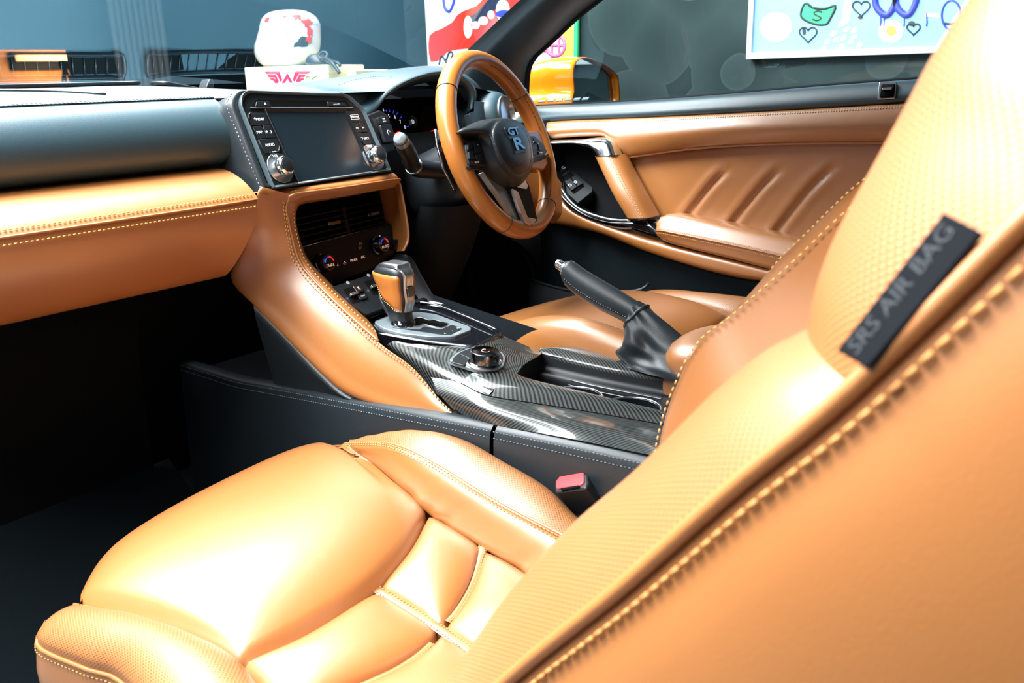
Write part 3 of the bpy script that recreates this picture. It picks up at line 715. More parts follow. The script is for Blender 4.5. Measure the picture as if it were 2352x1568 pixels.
for px, py, w in ((643, 386, 'VOL'), (857, 361, 'TUNE')):
    a, b = H.L(px, py, .008)
    ring = lathe('knob_ring', H, [(.0235, 0), (.0235, .0025), (.0215, .003), (.019, .001)], M_['gloss'], hu, (a, b, .007), ns=36)
    lathe('knob_rim', H, [(.0238, .0018), (.0245, .0024), (.0238, .003)], M_['satin'], ring, (a, b, .007), ns=36)
    k = lathe('chrome_knob', H, [(.0165, 0), (.0165, .012), (.0155, .0185), (.0135, .021), (.0120, .021)], M_['chrome'], hu, (a, b, .008), ns=36)
    lathe('knob_cap', H, [(.0122, .0205), (.0115, .0222), (.006, .0232), (.0001, .0234)], P_, k, (a, b, .008), ns=30)
    text('knob_lettering', w, H, a-.002, b+.0195, .0055, M_['white'], ring, h=.0103)
a, b = H.L(586.5, 273.5, .0105); prism('home_symbol', H, [(a-.002, b-.002), (a+.002, b-.002), (a+.002, b+.0004), (a+.0032, b+.0004), (a, b+.003), (a-.0032, b+.0004), (a-.002, b+.0004)], .0104, .0107, M_['white'], hu, 0)
a, b = H.L(831.5, 317.5, .0105); tube('return_symbol', [H.P(a-.002, b+.0015, .0108), H.P(a+.001, b+.0015, .0108), H.P(a+.0022, b, .0108), H.P(a+.001, b-.0018, .0108), H.P(a-.001, b-.0018, .0108)], .0004, M_['white'], hu, 5)
# ================================================================== centre console
con = thing('centre_console', (.02, .8, 0), 'carbon fibre and black leather centre console between the two seats', 'console')
FC = Frame.axes((.03, .8, .42), (1, 0, 0), (0, -.12, 1)); CF = M_['carbon']
def fc(*pts, h=0.0): return [FC.hit(*p, h) for p in pts]
crease = fc((890, 790), (945, 822), (1000, 853), (1060, 880), (1120, 908), (1230, 926), (1350, 945), (1524, 975), (1640, 995), (1800, 1020))
trayL = fc((1186, 850), (1200, 866), (1240, 879), (1350, 907), (1500, 947), (1640, 980), (1800, 1012))
trayR = fc((1240, 809), (1275, 815), (1330, 827), (1400, 842), (1560, 872), (1720, 905))
right = fc((1152, 767), (1196, 788), (1240, 804), (1268, 800), (1310, 797), (1350, 803), (1440, 822), (1560, 862), (1720, 900))
# left rail: crease -> tray edge, crowned
cl = cr(crease[3:], 12); tl = cr([FC.hit(1120, 862)]+trayL, 12)
net('carbon_rail', [cl, [a.lerp(b, .35)+V((0, 0, .010)) for a, b in zip(cl, tl)], [a.lerp(b, .75)+V((0, 0, .010)) for a, b in zip(cl, tl)], tl, [q+V((.004, 0, -.02)) for q in tl]], 60, 22, CF, con)
# right rail
tr = cr(trayR, 12); rr = cr(right[2:], 12)
net('carbon_rail', [[q+V((-.002, 0, -.012)) for q in tr], tr, [a.lerp(b, .5)+V((0, 0, .006)) for a, b in zip(tr, rr)], rr, [q+V((.02, 0, -.03)) for q in rr], [q+V((.03, 0, -.10)) for q in rr]], 50, 22, CF, con)
# front deck around the dial
dk = [fc((868, 800), (922, 842), (972, 884), (1030, 918), (1100, 928), h=-.034), fc((890, 790), (945, 822), (1000, 853), (1060, 880), (1120, 908)), fc((905, 783), (975, 805), (1040, 832), (1095, 856), (1150, 882), h=.006), fc((960, 790), (1040, 805), (1090, 822), (1130, 845), (1186, 858), h=.010),
      fc((1040, 795), (1090, 802), (1130, 812), (1170, 825), (1205, 836), h=.010), fc((1110, 790), (1140, 797), (1170, 803), (1210, 812), (1240, 815), h=.008), fc((1150, 767), (1172, 778), (1196, 788), (1220, 798), (1240, 804))]
net('carbon_deck', dk, 40, 30, CF, con)
# carbon side blade under the crease
lowc = [onx(1052, 950, -.114), onx(1092, 967, -.124), onx(1140, 977, -.13), onx(1300, 1005, -.13), onx(1500, 1046, -.13), onx(1640, 1072, -.13), onx(1800, 1105, -.13)]
cs = cr([onx(990, 866, -.100)]+crease[3:], 12); lc = cr(lowc, 12)
net('carbon_side', [cs, [a.lerp(b, .5)+V((-.010, 0, .004)) for a, b in zip(cs, lc)], lc], 60, 14, CF, con)
tube('carbon_joint', [q+V((-.0008, 0, .0005)) for q in cr(crease[3:], 30)], .0007, M_['void'], con, 5)
# black leather flanks
def flank(name, ya, yb, lift):
    ys = [ya+(yb-ya)*i/9 for i in range(10)]
    def top(y): return .405+(.03*(y-.9) if y > .9 else 0)-.02*(y < .75)*0
    def seam(y): return .391-.06*max(0, min(1, (y-.45)/.85))**1.2
    rows = [[V((-.118, y, seam(y)+.009)) for y in ys], [V((-.136, y, seam(y)+.0085)) for y in ys], [V((-.1405, y, seam(y)+.005)) for y in ys], [V((-.1385, y, seam(y))) for y in ys], [V((-.142, y, seam(y)-.02)) for y in ys], [V((-.146, y, .20)) for y in ys], [V((-.15, y, .0)) for y in ys]]
    o = net(name, rows, 24, 30, M_['blk'], con)
    for dz in (.0036, -.006): stitches('stitching', [V((-.1412, y, seam(y)+dz)) for y in ys], M_['thread_dark'], o, .0058, .6, .0006)
    return o
flank('side_trim', 1.48, .715, 0); flank('side_trim', .708, .25, 0)
# fill between cheek and side trim
lo2 = lo[5:]; q2 = [V((-.128, p.y, min(p.z-.002, .40))) for p in lo2]
net('cheek_base', [[p+V((.012, 0, .004)) for p in lo2], [p+V((-.002, -.002, -.008)) for p in lo2], [V((-.130, p.y+.01, .385-.06*max(0, min(1, (p.y-.45)/.85))**1.2+.012)) for p in lo2]], 40, 10, M_['blk'], con)
# tray with two cup rings
box('tray_floor', (-.06, .30, .335), (.105, .80, .345), M_['gloss'], con, .003)
net('tray_wall', [[q+V((-.001, 0, -.002)) for q in tr], [q+V((-.006, 0, -.028)) for q in tr], [q+V((-.014, 0, -.030)) for q in tr], [q+V((-.016, 0, -.08)) for q in tr]], 30, 12, M_['plastic'], con)
net('tray_wall', [[q+V((0, 0, -.004)) for q in tl], [q+V((.004, 0, -.04)) for q in tl], [q+V((.006, 0, -.085)) for q in tl]], 30, 8, M_['gloss'], con)
fw = fc((1188, 850), (1200, 836), (1220, 820), (1241, 810))
net('tray_wall', [fw, [q+V((0, -.004, -.04)) for q in fw], [q+V((0, -.006, -.09)) for q in fw]], 14, 8, M_['plastic'], con)
for px, py in ((1318, 912), (1450, 938)):
    c = onz(px, py, .384); f = Frame.axes(c, (1, 0, 0), (0, 0, 1))
    cup = lathe('cup_holder', f, [(.036, -.038), (.0405, 0), (.0450, .001), (.0450, -.012)], M_['gloss'], con, ns=40)
    tube('cup_ring', [f.P(.0430*cos(2*pi*i/40), .0430*sin(2*pi*i/40), .001) for i in range(40)], .0016, M_['satin'], cup, 6, closed=True)
for k, dz in enumerate((.030, .037, .048)):
    tube('tray_rib', [q+V((-.017-.004*k, 0, -dz)) for q in tr[2:]], .0009, M_['satin'], con, 5)
sl_ = FC.LL([(1492, 948), (1535, 893), (1560, 900), (1520, 965)], -.03)
prism('tray_slider', FC, sl_, -.055, -.028, M_['plastic'], con, .002)
# ---- gear selector surround
po = rpoly(FC.LL([(836, 730), (900, 705), (962, 689), (1025, 700), (1146, 756), (1152, 768), (1106, 794), (1082, 798), (980, 786), (872, 768)], .006), [.01, .02, .03, .02, .006, .004, .004, .01, .03, .02], 5)
pi_ = [((a-.04)*.93+.04, (b-.22)*.92+.22) for a, b in po]
ringprism('selector_trim', FC, po, pi_, -.02, .010, M_['gloss'], con, .002, d1i=.006)
prism('selector_deck', FC, pi_, -.02, .004, M_['gloss'], con, .0006)
tube('selector_bright_edge', cr([FC.hit(*q, .0105) for q in ((870, 766), (930, 777), (1000, 787), (1080, 796))], 20), .0022, M_['satin'], con, 6)
tube('selector_bright_edge', cr([FC.hit(*q, .0105) for q in ((955, 692), (1000, 699), (1060, 722), (1140, 756))], 20), .0012, M_['satin'], con, 6)
gp = rpoly(FC.LL([(858, 738), (893, 724), (959, 716), (1000, 721), (1080, 750), (1083, 757), (1042, 773), (990, 773), (919, 765), (876, 752)], .008), .008, 4)
gate = prism('gate_plate', FC, gp, .002, .0085, M_['gate'], con, .0012)
gs = FC.LL([(903, 743), (914, 736), (938, 732), (950, 734), (955, 730), (966, 729), (986, 736), (996, 734), (1030, 743), (1026, 749), (1013, 753), (992, 750), (972, 744), (962, 749), (930, 750), (908, 747)], .0086)
prism('gate_slot', FC, gs, .0075, .0088, M_['void'], gate, 0)
tube('gate_slot_rim', [FC.P(a, b, .009) for a, b in gs], .0008, M_['satin'], gate, 5, closed=True)
ip = rpoly(FC.LL([(900, 752), (962, 757), (975, 750), (1012, 757), (1038, 746), (1062, 755), (1036, 768), (1012, 768)], .0088), .003)
prism('gate_inlay', FC, ip, .008, .0093, M_['plastic'], gate, .0003)
for s, px, py in (('R', 911, 748), ('N', 938, 752), ('A', 1022, 766), ('-', 1038, 760), ('M', 1053, 754)):
    a, b = FC.L(px, py, .009); text('gate_lettering', s, FC, a, b, .0060, M_['white'], gate, h=.0096, rot=-.0)
for k in range(4):
    a, b = FC.L(1045+k*3.2, 765-k*1.6, .009); tube('gate_rib', [FC.P(a-.002, b-.004, .0088), FC.P(a+.002, b+.004, .0088)], .0006, M_['chrome'], gate, 5)
a, b = FC.L(968, 690, .010); prism('release_button', FC, rrect(a-.011, b-.006, a+.011, b+.006, .003), .004, .0125, M_['gloss'], con, .001)
# black strut running up beside the stack on the driver side
stt = [onx(922, 586, .150), onx(945, 590, .152), onx(965, 625, .152), onx(990, 668, .152), onx(1012, 697, .152)]
net('console_strut', [[q+V((-.028, .012, -.004)) for q in stt], [q+V((-.012, .004, .004)) for q in stt], stt, [q+V((.008, .012, -.012)) for q in stt], [q+V((.010, .06, -.06)) for q in stt]], 24, 16, M_['plastic'], con)
net('console_fascia', [[V((x, 1.165, .50)) for x in (-.11, .03, .17)], [V((x, 1.12, .46)) for x in (-.11, .03, .17)], [V((x, 1.03, .43)) for x in (-.11, .03, .17)]], 8, 8, M_['plastic'], con)
net('driver_side_wall', [[V((.150, y, .430+.12*(y-.8))) for y in (1.15, .95, .8)], [V((.160, y, .30)) for y in (1.15, .95, .8)], [V((.165, y, 0)) for y in (1.15, .95, .8)]], 10, 8, M_['blk'], con)
box('tunnel_core', (-.112, .30, .0), (.150, 1.45, .33), M_['dull'], con, .01)
# ---- drive mode dial
dial = thing('mode_dial', FC.hit(1113, 838, .010), 'round chrome-edged rotary dial on an oval button plate beside the cup holders', 'dial')
dp = rpoly(FC.LL([(1028, 832), (1052, 812), (1085, 800), (1125, 800), (1158, 815), (1162, 832), (1145, 850), (1105, 856), (1070, 846)], .011), .012, 4)
dpl = prism('button_plate', FC, dp, .008, .0145, M_['gate'], dial, .0015)
dpi = [((a-sum(p[0] for p in dp)/len(dp))*.9+sum(p[0] for p in dp)/len(dp), (b-sum(p[1] for p in dp)/len(dp))*.9+sum(p[1] for p in dp)/len(dp)) for a, b in dp]
prism('plate_inlay', FC, dpi, .012, .0155, M_['plastic'], dpl, .0008)
for pts in ([(1036, 832), (1052, 817), (1078, 827), (1066, 840)], [(1056, 814), (1080, 804), (1090, 812), (1080, 824)]):
    prism('dial_button', FC, rpoly(FC.LL(pts, .016), .002), .015, .0170, M_['plastic'], dpl, .0006)
a, b = FC.L(1113, 838, .012)
k = lathe('dial_knob', FC, [(.0245, 0), (.0245, .004), (.0225, .005), (.0225, .018), (.0215, .0205), (.0185, .0215)], M_['dkchrome'], dial, (a, b, .014), ns=48)
lathe('dial_collar', FC, [(.0290, 0), (.0290, .0015), (.0265, .0025), (.0245, .0010)], M_['satin'], dial, (a, b, .0145), ns=48)
lathe('dial_face', FC, [(.0187, .0212), (.0180, .0205), (.0001, .0205)], M_['gloss'], k, (a, b, .014), ns=40)
for i in range(9):
    q = pi*(.15+i/9*1.7); lathe('dial_mark', FC, [(.0011, 0), (.0011, .0003), (.0001, .0003)], M_['white'], k, (a+.0135*cos(q), b+.0135*sin(q), .0346), ns=8)
tube('dial_symbol', [FC.P(a+.006*cos(q), b+.006*sin(q), .0349) for q in [.6+.5*i for i in range(10)]], .0010, M_['white'], k, 5)
# ---- tan lid of the console box
lid = thing('armrest_lid', (.12, .4, .45), 'small rounded tan leather armrest lid behind the handbrake boot', 'armrest')
ctrl = []
for w, y0, z in ((.070, .53, .425), (.079, .562, .437), (.083, .572, .455), (.080, .562, .474), (.060, .53, .488), (.02, .44, .492), (.0005, .40, .4925)):
    cx = .128; ctrl.append([V((cx-w, .20, z)), V((cx-w, y0-.08, z)), V((cx-w*.80, y0-.02, z)), V((cx, y0, z)), V((cx+w*.8, y0-.02, z)), V((cx+w, y0-.08, z)), V((cx+w, .20, z))])
net('lid_cushion', ctrl, 40, 22, TS, lid)
box('lid_base', (.055, .20, .33), (.20, .53, .43), M_['plastic'], lid, .008)
# ================================================================== gear selector lever
gb = FC.hit(926, 742, .009)
gear = thing('gear_selector', gb, 'tan leather gear selector with silver spine and black dimpled grip', 'gear lever')
KS = [(.000, .023, .018, .002), (.018, .025, .018, .007), (.034, .030, .020, .012), (.055, .036, .0225, .015), (.080, .034, .024, .015), (.100, .040, .026, .020), (.116, .042, .0265, .022), (.127, .036, .023, .021), (.134, .022, .014, .019)]
def ks(v): return gb+V((v[0]*.90, v[1]*.84, v[2]*.745))
def kn(h, ang, off=0.0):
    for i in range(len(KS)-1):
        if KS[i][0] <= h <= KS[i+1][0] or i == len(KS)-2:
            t = (h-KS[i][0])/(KS[i+1][0]-KS[i][0]); break
    a, b = KS[i], KS[i+1]; ly, lx, cy = (a[k]+(b[k]-a[k])*t for k in (1, 2, 3))
    s, c = sin(ang), cos(ang); g = .72
    return ks(((lx+off)*math.copysign(abs(s)**g, s), (ly+off)*math.copysign(abs(c)**g, c)+cy-.004*h/.13, h+off*.4))
def kpatch(name, h0, h1, a0, a1, off, mat, parent=gear, nh=10, na=14, hf=None):
    ctrl = []
    for j in range(nh):
        r = []
        for i in range(na):
            t = i/(na-1); u = j/(nh-1); lo_, hi_ = (hf(t) if hf else (h0, h1)); e = off*(pf(t, .12)*pf(u, .12)) if 0 < i < na-1 and 0 < j < nh-1 else -.001
            r.append(kn(lo_+(hi_-lo_)*u, a0+(a1-a0)*t, e))
        ctrl.append(r)
    return net(name, ctrl, 30, 24, mat, parent)
net('lever_body', [[kn(h, 2*pi*i/20) for i in range(20)] for h, *_ in KS], 48, 36, M_['plastic'], gear, cu=True)
for sg, nm in ((1, 'leather_cheek'), (-1, 'leather_cheek')):
    kpatch(nm, .03, .122, -pi/2-1.0 if sg > 0 else pi/2+1.0, -pi/2+1.42 if sg > 0 else pi/2-1.42, .0030, M_['tan_wheel'], hf=lambda t: (.030+.070*max(0, (t-.30)/.7)**.8, .119))
kpatch('dimpled_grip', .02, .08, -1.35, 1.35, .0022, M_['perf_blk'], hf=lambda t: (.016, .030+.060*(1-abs(2*t-1)**2)))
stp = [kn(.030+.070*max(0, (t-.30)/.7)**.8+.002, -pi/2-1.0+2.42*t, .0032) for t in [.06+.92*i/14 for i in range(15)]]
stitches('stitching', stp, M_['thread'], gear, .0040, .6, .0006)
# silver spine: over the top and down the back
sp = [kn(.124, 0, .001), kn(.132, .0, .001)+V((0, -.006, .004)), ks((0, .010, .1395)), ks((0, -.010, .1385)), kn(.128, pi, .002)+V((0, .004, .002)), kn(.115, pi, .0025), kn(.085, pi, .002), kn(.055, pi, .002), kn(.030, pi, .002)]
wd = [.012, .016, .0175, .0175, .0155, .0125, .0115, .010, .010]
net('silver_spine', [[p+V((-w, .006 if k > 4 else 0, -.006 if k <= 4 else 0)), p+V((-w*.8, 0, 0)), p, p+V((w*.8, 0, 0)), p+V((w, .006 if k > 4 else 0, -.006 if k <= 4 else 0))] for k, (p, w) in enumerate(zip(sp, wd))], 18, 50, M_['satin'], gear)
bp_ = Frame.axes(kn(.072, pi, .003), (1, 0, 0), (0, -1, .15))
prism('release_trigger', bp_, rrect(-.008, -.006, .008, .012, .003), -.002, .003, M_['dkchrome'], gear, .001)
lathe('lever_foot', Frame.axes(gb, (1, 0, 0), (0, 0, 1)), [(.022, -.004), (.021, .002), (.018, .006), (.015, .009)], M_['gloss'], gear, (0, 0, 0), ns=28)
# ================================================================== handbrake
hb = thing('handbrake', (.17, .62, .41), 'black leather handbrake lever with chrome button and gathered boot', 'handbrake')
h0 = onx(1300, 628, .17); h1 = onx(1462, 722, .17); ax = (h1-h0).normalized(); sd = V((1, 0, 0)); upv = sd.cross(ax).normalized()
if upv.z < 0: upv = -upv
def hsec(t, rz, rx, n=14, dz=0): 
    c = h0.lerp(h1, t)+upv*dz
    return [c+upv*rz*cos(2*pi*i/n)+sd*rx*sin(2*pi*i/n) for i in range(n)]
secs = [(-.02, .008, .009, .010), (-.01, .016, .015, .008), (.06, .0205, .0165, .004), (.25, .022, .0175, .0), (.55, .0225, .0175, -.001), (.85, .0205, .016, .0), (1.05, .0190, .015, .0)]
net('lever_grip', [hsec(t, a, b, 14, d) for t, a, b, d in secs], 36, 40, M_['blk'], hb, cu=True)
# lower perforated half, proud of the grip
pg = []
for t, a, b, d in secs[2:]:
    pg.append([h0.lerp(h1, t)+upv*(d+(a+.0012)*cos(q))+sd*(b+.0012)*sin(q) for q in [pi*.62+pi*.76*i/8+ (0 if True else 0) for i in range(9)]])
net('perforated_grip', pg, 24, 30, M_['perf_blk'], hb)
for q in (pi*.62, pi*1.38):
    stitches('stitching', [h0.lerp(h1, t)+upv*(d+(a+.0012)*cos(q)+.002)+sd*(b+.0016)*sin(q) for t, a, b, d in secs[2:]], M_['thread_dark'], hb, .0045, .6, .0006)
hf_ = Frame.axes(h0-ax*.002+upv*.008, sd, -ax)
lathe('chrome_button', hf_, [(.0085, -.01), (.0085, .016), (.0075, .020), (.0001, .021)], M_['chrome'], hb, ns=20)
lathe('grip_collar', hf_, [(.0125, -.012), (.0125, .004), (.0105, .0055)], M_['satin'], hb, ns=24)
bc = V((.175, .610, .405)); ctrl = []
c0 = h0.lerp(h1, .96)
random.seed(3)
for k, t in enumerate((0, .06, .2, .4, .6, .8, .92, 1.0)):
    r = []
    for i in range(18):
        q = 2*pi*i/18; top = c0+upv*.0215*cos(q)+sd*.0175*sin(q)
        bot = bc+V((.052*sin(q), .105*(-cos(q))*1.0-.02, 0))
        p = top.lerp(bot, t)+V((0, 0, -.010*sin(pi*t)))
        p += V((sin(q), -cos(q), .3))*(.014*sin(pi*t)*(.4+.8*sin(3*q+5*t))*.55+.004*random.uniform(-1, 1)*(0 < t < 1))
        r.append(p)
    ctrl.append(r)
boot = net('boot', ctrl, 54, 40, M_['blk'], hb, cu=True)
tube('boot_hem', cr(ctrl[1], 30, True), .0030, M_['blk'], hb, 7, closed=True)
stitches('stitching', [ctrl[k][4]+V((-.001, 0, .002)) for k in range(1, 8)], M_['thread_dark'], boot, .005, .6, .0006)
# ================================================================== seat belt buckle
bk = thing('seat_belt_buckle', (-.148, .56, .20), 'black seat belt buckle with red release button beside the console', 'buckle')
bn = Frame.axes(onx(1312, 1105, -.150), V((-.25, -.75, .0)), V((-.45, .35, .82)))
bo_ = rpoly(bn.LL([(1273, 1112), (1290, 1088), (1346, 1073), (1350, 1112), (1342, 1122), (1275, 1130)]), .004, 4)
body = prism('buckle_body', bn, bo_, -.09, .0, M_['plastic'], bk, .0025, taper=-.02)
rb = rpoly(bn.LL([(1278, 1108), (1292, 1091), (1341, 1078), (1344, 1108), (1332, 1118), (1280, 1124)]), .003, 4)
prism('release_button', bn, rb, -.004, .0025, M_['red_plastic'], bk, .0012)
bl = bn.LL([(1290, 1124), (1332, 1117), (1333, 1121), (1291, 1128)]); prism('tongue_slot', bn, bl, -.002, .0028, M_['void'], bk, 0)
prism('buckle_stalk', bn, rrect(-.006, -.008, .010, .006, .002), -.26, -.08, M_['dull'], bk, .001)
# ================================================================== instrument binnacle
HY = 1.225
hood = [(858, 262), (868, 243), (893, 212), (930, 188), (975, 171), (1015, 165), (1050, 170), (1078, 188), (1091, 212), (1088, 246)]
hr = [ony(*q, HY) for q in hood]
def hback(t):
    r = []
    for q in hr:
        c = V((.33, 0, .80)); d = q-c; k = 1+.42*t
        y = HY+.36*t
        z = .80+(q.z-.80)*(1+.55*min(t, .35)/.35*.35)-.035*max(0, t-.35)/.65
        p = V((.33+d.x*k, y, z))
        if p.x > .6: p.x = .6+(p.x-.6)*.2
        p.y = min(p.y, yw(p.x)+.0)
        r.append(p)
    return r
lip = [q+V((0, .012, -.006 if 1 < i < 8 else 0)) for i, q in enumerate(hr)]
hd = thing('instrument_hood', (.33, HY+.1, .75), 'arched black leather hood over the dark instrument dials', 'instrument hood')
topc = [ony(735, 209, 1.30), ony(770, 200, 1.32), ony(812, 181, 1.34), ony(870, 164, 1.35), ony(935, 155, 1.35), ony(985, 152, 1.35), ony(1040, 160, 1.36), ony(1085, 185, 1.37), ony(1110, 215, 1.37), ony(1112, 250, 1.37)]
frt = [ony(808, 232, 1.235)]+hr[1:]
frt[0] = ony(845, 262, 1.215)
mid_ = [a.lerp(b, .5)+V((0, 0, .004)) for a, b in zip(frt, topc)]
back = [V((p.x*1.03+.01*(k/9), 1.50, .846)) for k, p in enumerate(topc)]
hrows = [[q+V((0, .03, -.02)) for q in frt], frt, mid_, topc, [p.lerp(q, .5)+V((0, .0, .004)) for p, q in zip(topc, back)], back]
net('hood_shell', [[r[0]+V((-.035, .004, -.040)), r[0]+V((-.016, .002, -.010))]+r for r in hrows], 66, 40, M_['dash'], hd)
net('hood_lining', [frt, [q+V((0, .05, -.004)) for q in frt], [q+V((0, .11, -.008)) for q in frt]], 50, 10, M_['dull'], hd)
stitches('stitching', [ony(*q, 1.28)+V((0, -.01, .004)) for q in ((770, 200), (812, 187), (870, 180), (925, 183))], M_['thread_dark'], hd, .006, .6, .0006)
# left shoulder between head unit and hood
net('hood_shoulder', [[HU.P(.085, .085, -.02), HU.P(.115, .06, -.02), HU.P(.15, -.06, -.02)], [ony(800, 215, 1.24), ony(835, 258, 1.235), ony(880, 360, 1.23)], [ony(845, 215, 1.26), ony(862, 262, 1.24), ony(905, 360, 1.24)]], 14, 14, M_['dash'], hd)
# cluster
CU = Frame((.33, 1.30, .745), 6, 16)
clu = thing('instrument_cluster', CU.o, 'dark instrument cluster with blue-white numerals and red needles', 'gauges')
prism('cluster_back', CU, rrect(-.16, -.10, .16, .068, .02), -.02, -.002, M_['void'], clu, 0)
ra, rb_ = CU.L(868, 300)
g = lathe('rev_counter', CU, [(.052, 0), (.052, .006), (.049, .007), (.048, .001), (.0001, .001)], M_['dull'], clu, (ra-.004, rb_-.006, 0), ns=40)
for s, px, py in (('4', 880, 254), ('5', 893, 267), ('6', 907, 269), ('7', 919, 280), ('8', 930, 293)):
    a, b = CU.L(px, py, .002); text('numeral', s, CU, a, b, .0105, M_['lit_white'], g, h=.0025)
for px, py, qx, qy in ((886, 252, 888, 257), (894, 252, 895, 257), (904, 254, 903, 260), (913, 259, 910, 263), (922, 268, 918, 272), (938, 290, 931, 292)):
    tube('scale_mark', [CU.P(*CU.L(px, py, .002), .0022), CU.P(*CU.L(qx, qy, .002), .0022)], .0007, M_['lit_blue'], g, 5)
tube('needle', [CU.P(*CU.L(897, 311, .005), .005), CU.P(*CU.L(918, 302, .005), .005)], .0014, M_['lit_red'], g, 6)
g2 = lathe('speedometer', CU, [(.055, 0), (.055, .006), (.052, .007), (.051, .001), (.0001, .001)], M_['dull'], clu, (*CU.L(1000, 300), 0), ns=40)
tube('needle', [CU.P(*CU.L(982, 305, .005), .005), CU.P(*CU.L(999, 299, .005), .005)], .0014, M_['lit_red'], g2, 6)
tube('needle', [CU.P(*CU.L(963, 329, .005), .005), CU.P(*CU.L(971, 326, .005), .005)], .0012, M_['lit_red'], g2, 6)
a, b = CU.L(948, 280, .002); d_ = lathe('gear_display', CU, [(.014, 0), (.014, .003), (.012, .002), (.0001, .002)], M_['screen'], clu, (a, b, 0), ns=24)
text('display_character', 'D', CU, a, b, .012, M_['lit_white'], d_, h=.003)
# dimmer switch pod left of the column
DM = Frame((.17, 1.205, .765), 6, 20)
dm = thing('dimmer_switch_pod', DM.o, 'black switch pod with trip reset and dimmer rockers left of the gauges', 'switch')
pod = rpoly(DM.LL([(842, 264), (872, 252), (890, 262), (912, 330), (905, 345), (885, 350)]), .004)
prism('pod_body', DM, pod, -.05, 0, M_['plastic'], dm, .003)
prism('pod_well', DM, DM.LL([(854, 272), (884, 266), (906, 328), (878, 332)]), -.001, .0004, M_['void'], dm, 0)
s1 = prism('rocker_switch', DM, rpoly(DM.LL([(862, 272), (886, 267), (892, 284), (868, 288)]), .002), -.004, .006, M_['plastic'], dm, .0015)
s2 = prism('rocker_switch', DM, rpoly(DM.LL([(868, 289), (893, 285), (906, 325), (880, 330)]), .003), -.004, .006, M_['plastic'], dm, .0015)
a, b = DM.L(882, 276, .006); text('switch_lettering', 'TRIP', DM, a, b+.0025, .0042, M_['white'], s1, h=.0064); text('switch_lettering', 'RESET', DM, a, b-.0025, .0036, M_['white'], s1, h=.0064)
a, b = DM.L(893, 305, .006); tube('dimmer_symbol', [DM.P(a+.0035*cos(q), b+.005*sin(q), .0066) for q in [.3*i for i in range(16)]], .0005, M_['white'], s2, 5)
# ---- right-hand dash pod with round vent
pod2 = thing('side_air_vent', (.55, 1.25, .74), 'round silver-ringed air vent at the driver end of the dash', 'air vent')
VF = Frame((.522, 1.215, .764), 14, 10)
a0, b0 = VF.L(1150, 264)
rows = []
for r, d in ((.036, .012), (.046, .010), (.056, -.004), (.066, -.04), (.075, -.10)): rows.append([VF.P(a0+(r*cos(2*pi*i/24))*1.0, b0+r*.92*sin(2*pi*i/24), d) for i in range(24)])
net('vent_pod', rows, 40, 20, M_['dash'], pod2, cu=True)
lathe('silver_ring', VF, [(.0385, .008), (.0400, .016), (.0360, .019), (.0320, .010), (.0310, -.01)], M_['satin'], pod2, (a0, b0, 0), ns=40)
lathe('vent_bowl', VF, [(.032, .004), (.028, -.012), (.0001, -.018)], M_['void'], pod2, (a0, b0, 0), ns=32)
for k in (-1, 0, 1): tube('vent_slat', [VF.P(a0-.026, b0+.011*k, .001), VF.P(a0+.026, b0+.011*k, .001)], .0016, M_['gloss'], pod2, 6)
lathe('vent_hub', VF, [(.007, -.004), (.006, .006), (.0001, .0065)], M_['gloss'], pod2, (a0, b0, 0), ns=16)
rd = [V((x, y, z)) for x, y, z in ()]
net('driver_top_pad', [[ony(1090, 232, 1.225), ony(1110, 234, 1.225), ony(1140, 242, 1.225)], [ony(1088, 262, 1.215), ony(1104, 268, 1.215), ony(1125, 280, 1.215)], [ony(1086, 300, 1.21), ony(1104, 300, 1.21), ony(1125, 300, 1.21)]], 12, 12, M_['dash'], dash)
e = prism('mirror_switch', Frame((.475, 1.205, .77), 8, 15), Frame((.475, 1.205, .77), 8, 15).LL([(1074, 262), (1088, 256), (1096, 285), (1082, 292)]), -.01, .004, M_['plastic'], dash, .001)
# lower dash, driver side
net('driver_lower_dash', [[V((x, 1.24, .745)) for x in (.14, .45, .78)], [V((x, 1.21, .70)) for x in (.14, .45, .78)], [V((x, 1.22, .60)) for x in (.14, .45, .78)], [V((x, 1.32, .50)) for x in (.14, .45, .78)], [V((x, 1.5, .3)) for x in (.14, .45, .78)], [V((x, 1.55, .0)) for x in (.14, .45, .78)]], 12, 26, M_['dull'], dash)
kp = [[ony(1196, 300, 1.17), ony(1225, 340, 1.16), ony(1290, 420, 1.13)], [ony(1190, 360, 1.165), ony(1225, 400, 1.155), ony(1290, 450, 1.13)], [ony(1190, 430, 1.17), ony(1230, 460, 1.16), ony(1290, 490, 1.13)], [ony(1190, 500, 1.20), ony(1230, 510, 1.19), ony(1275, 512, 1.15)]]
net('tan_knee_panel', kp, 16, 20, TS, dash)
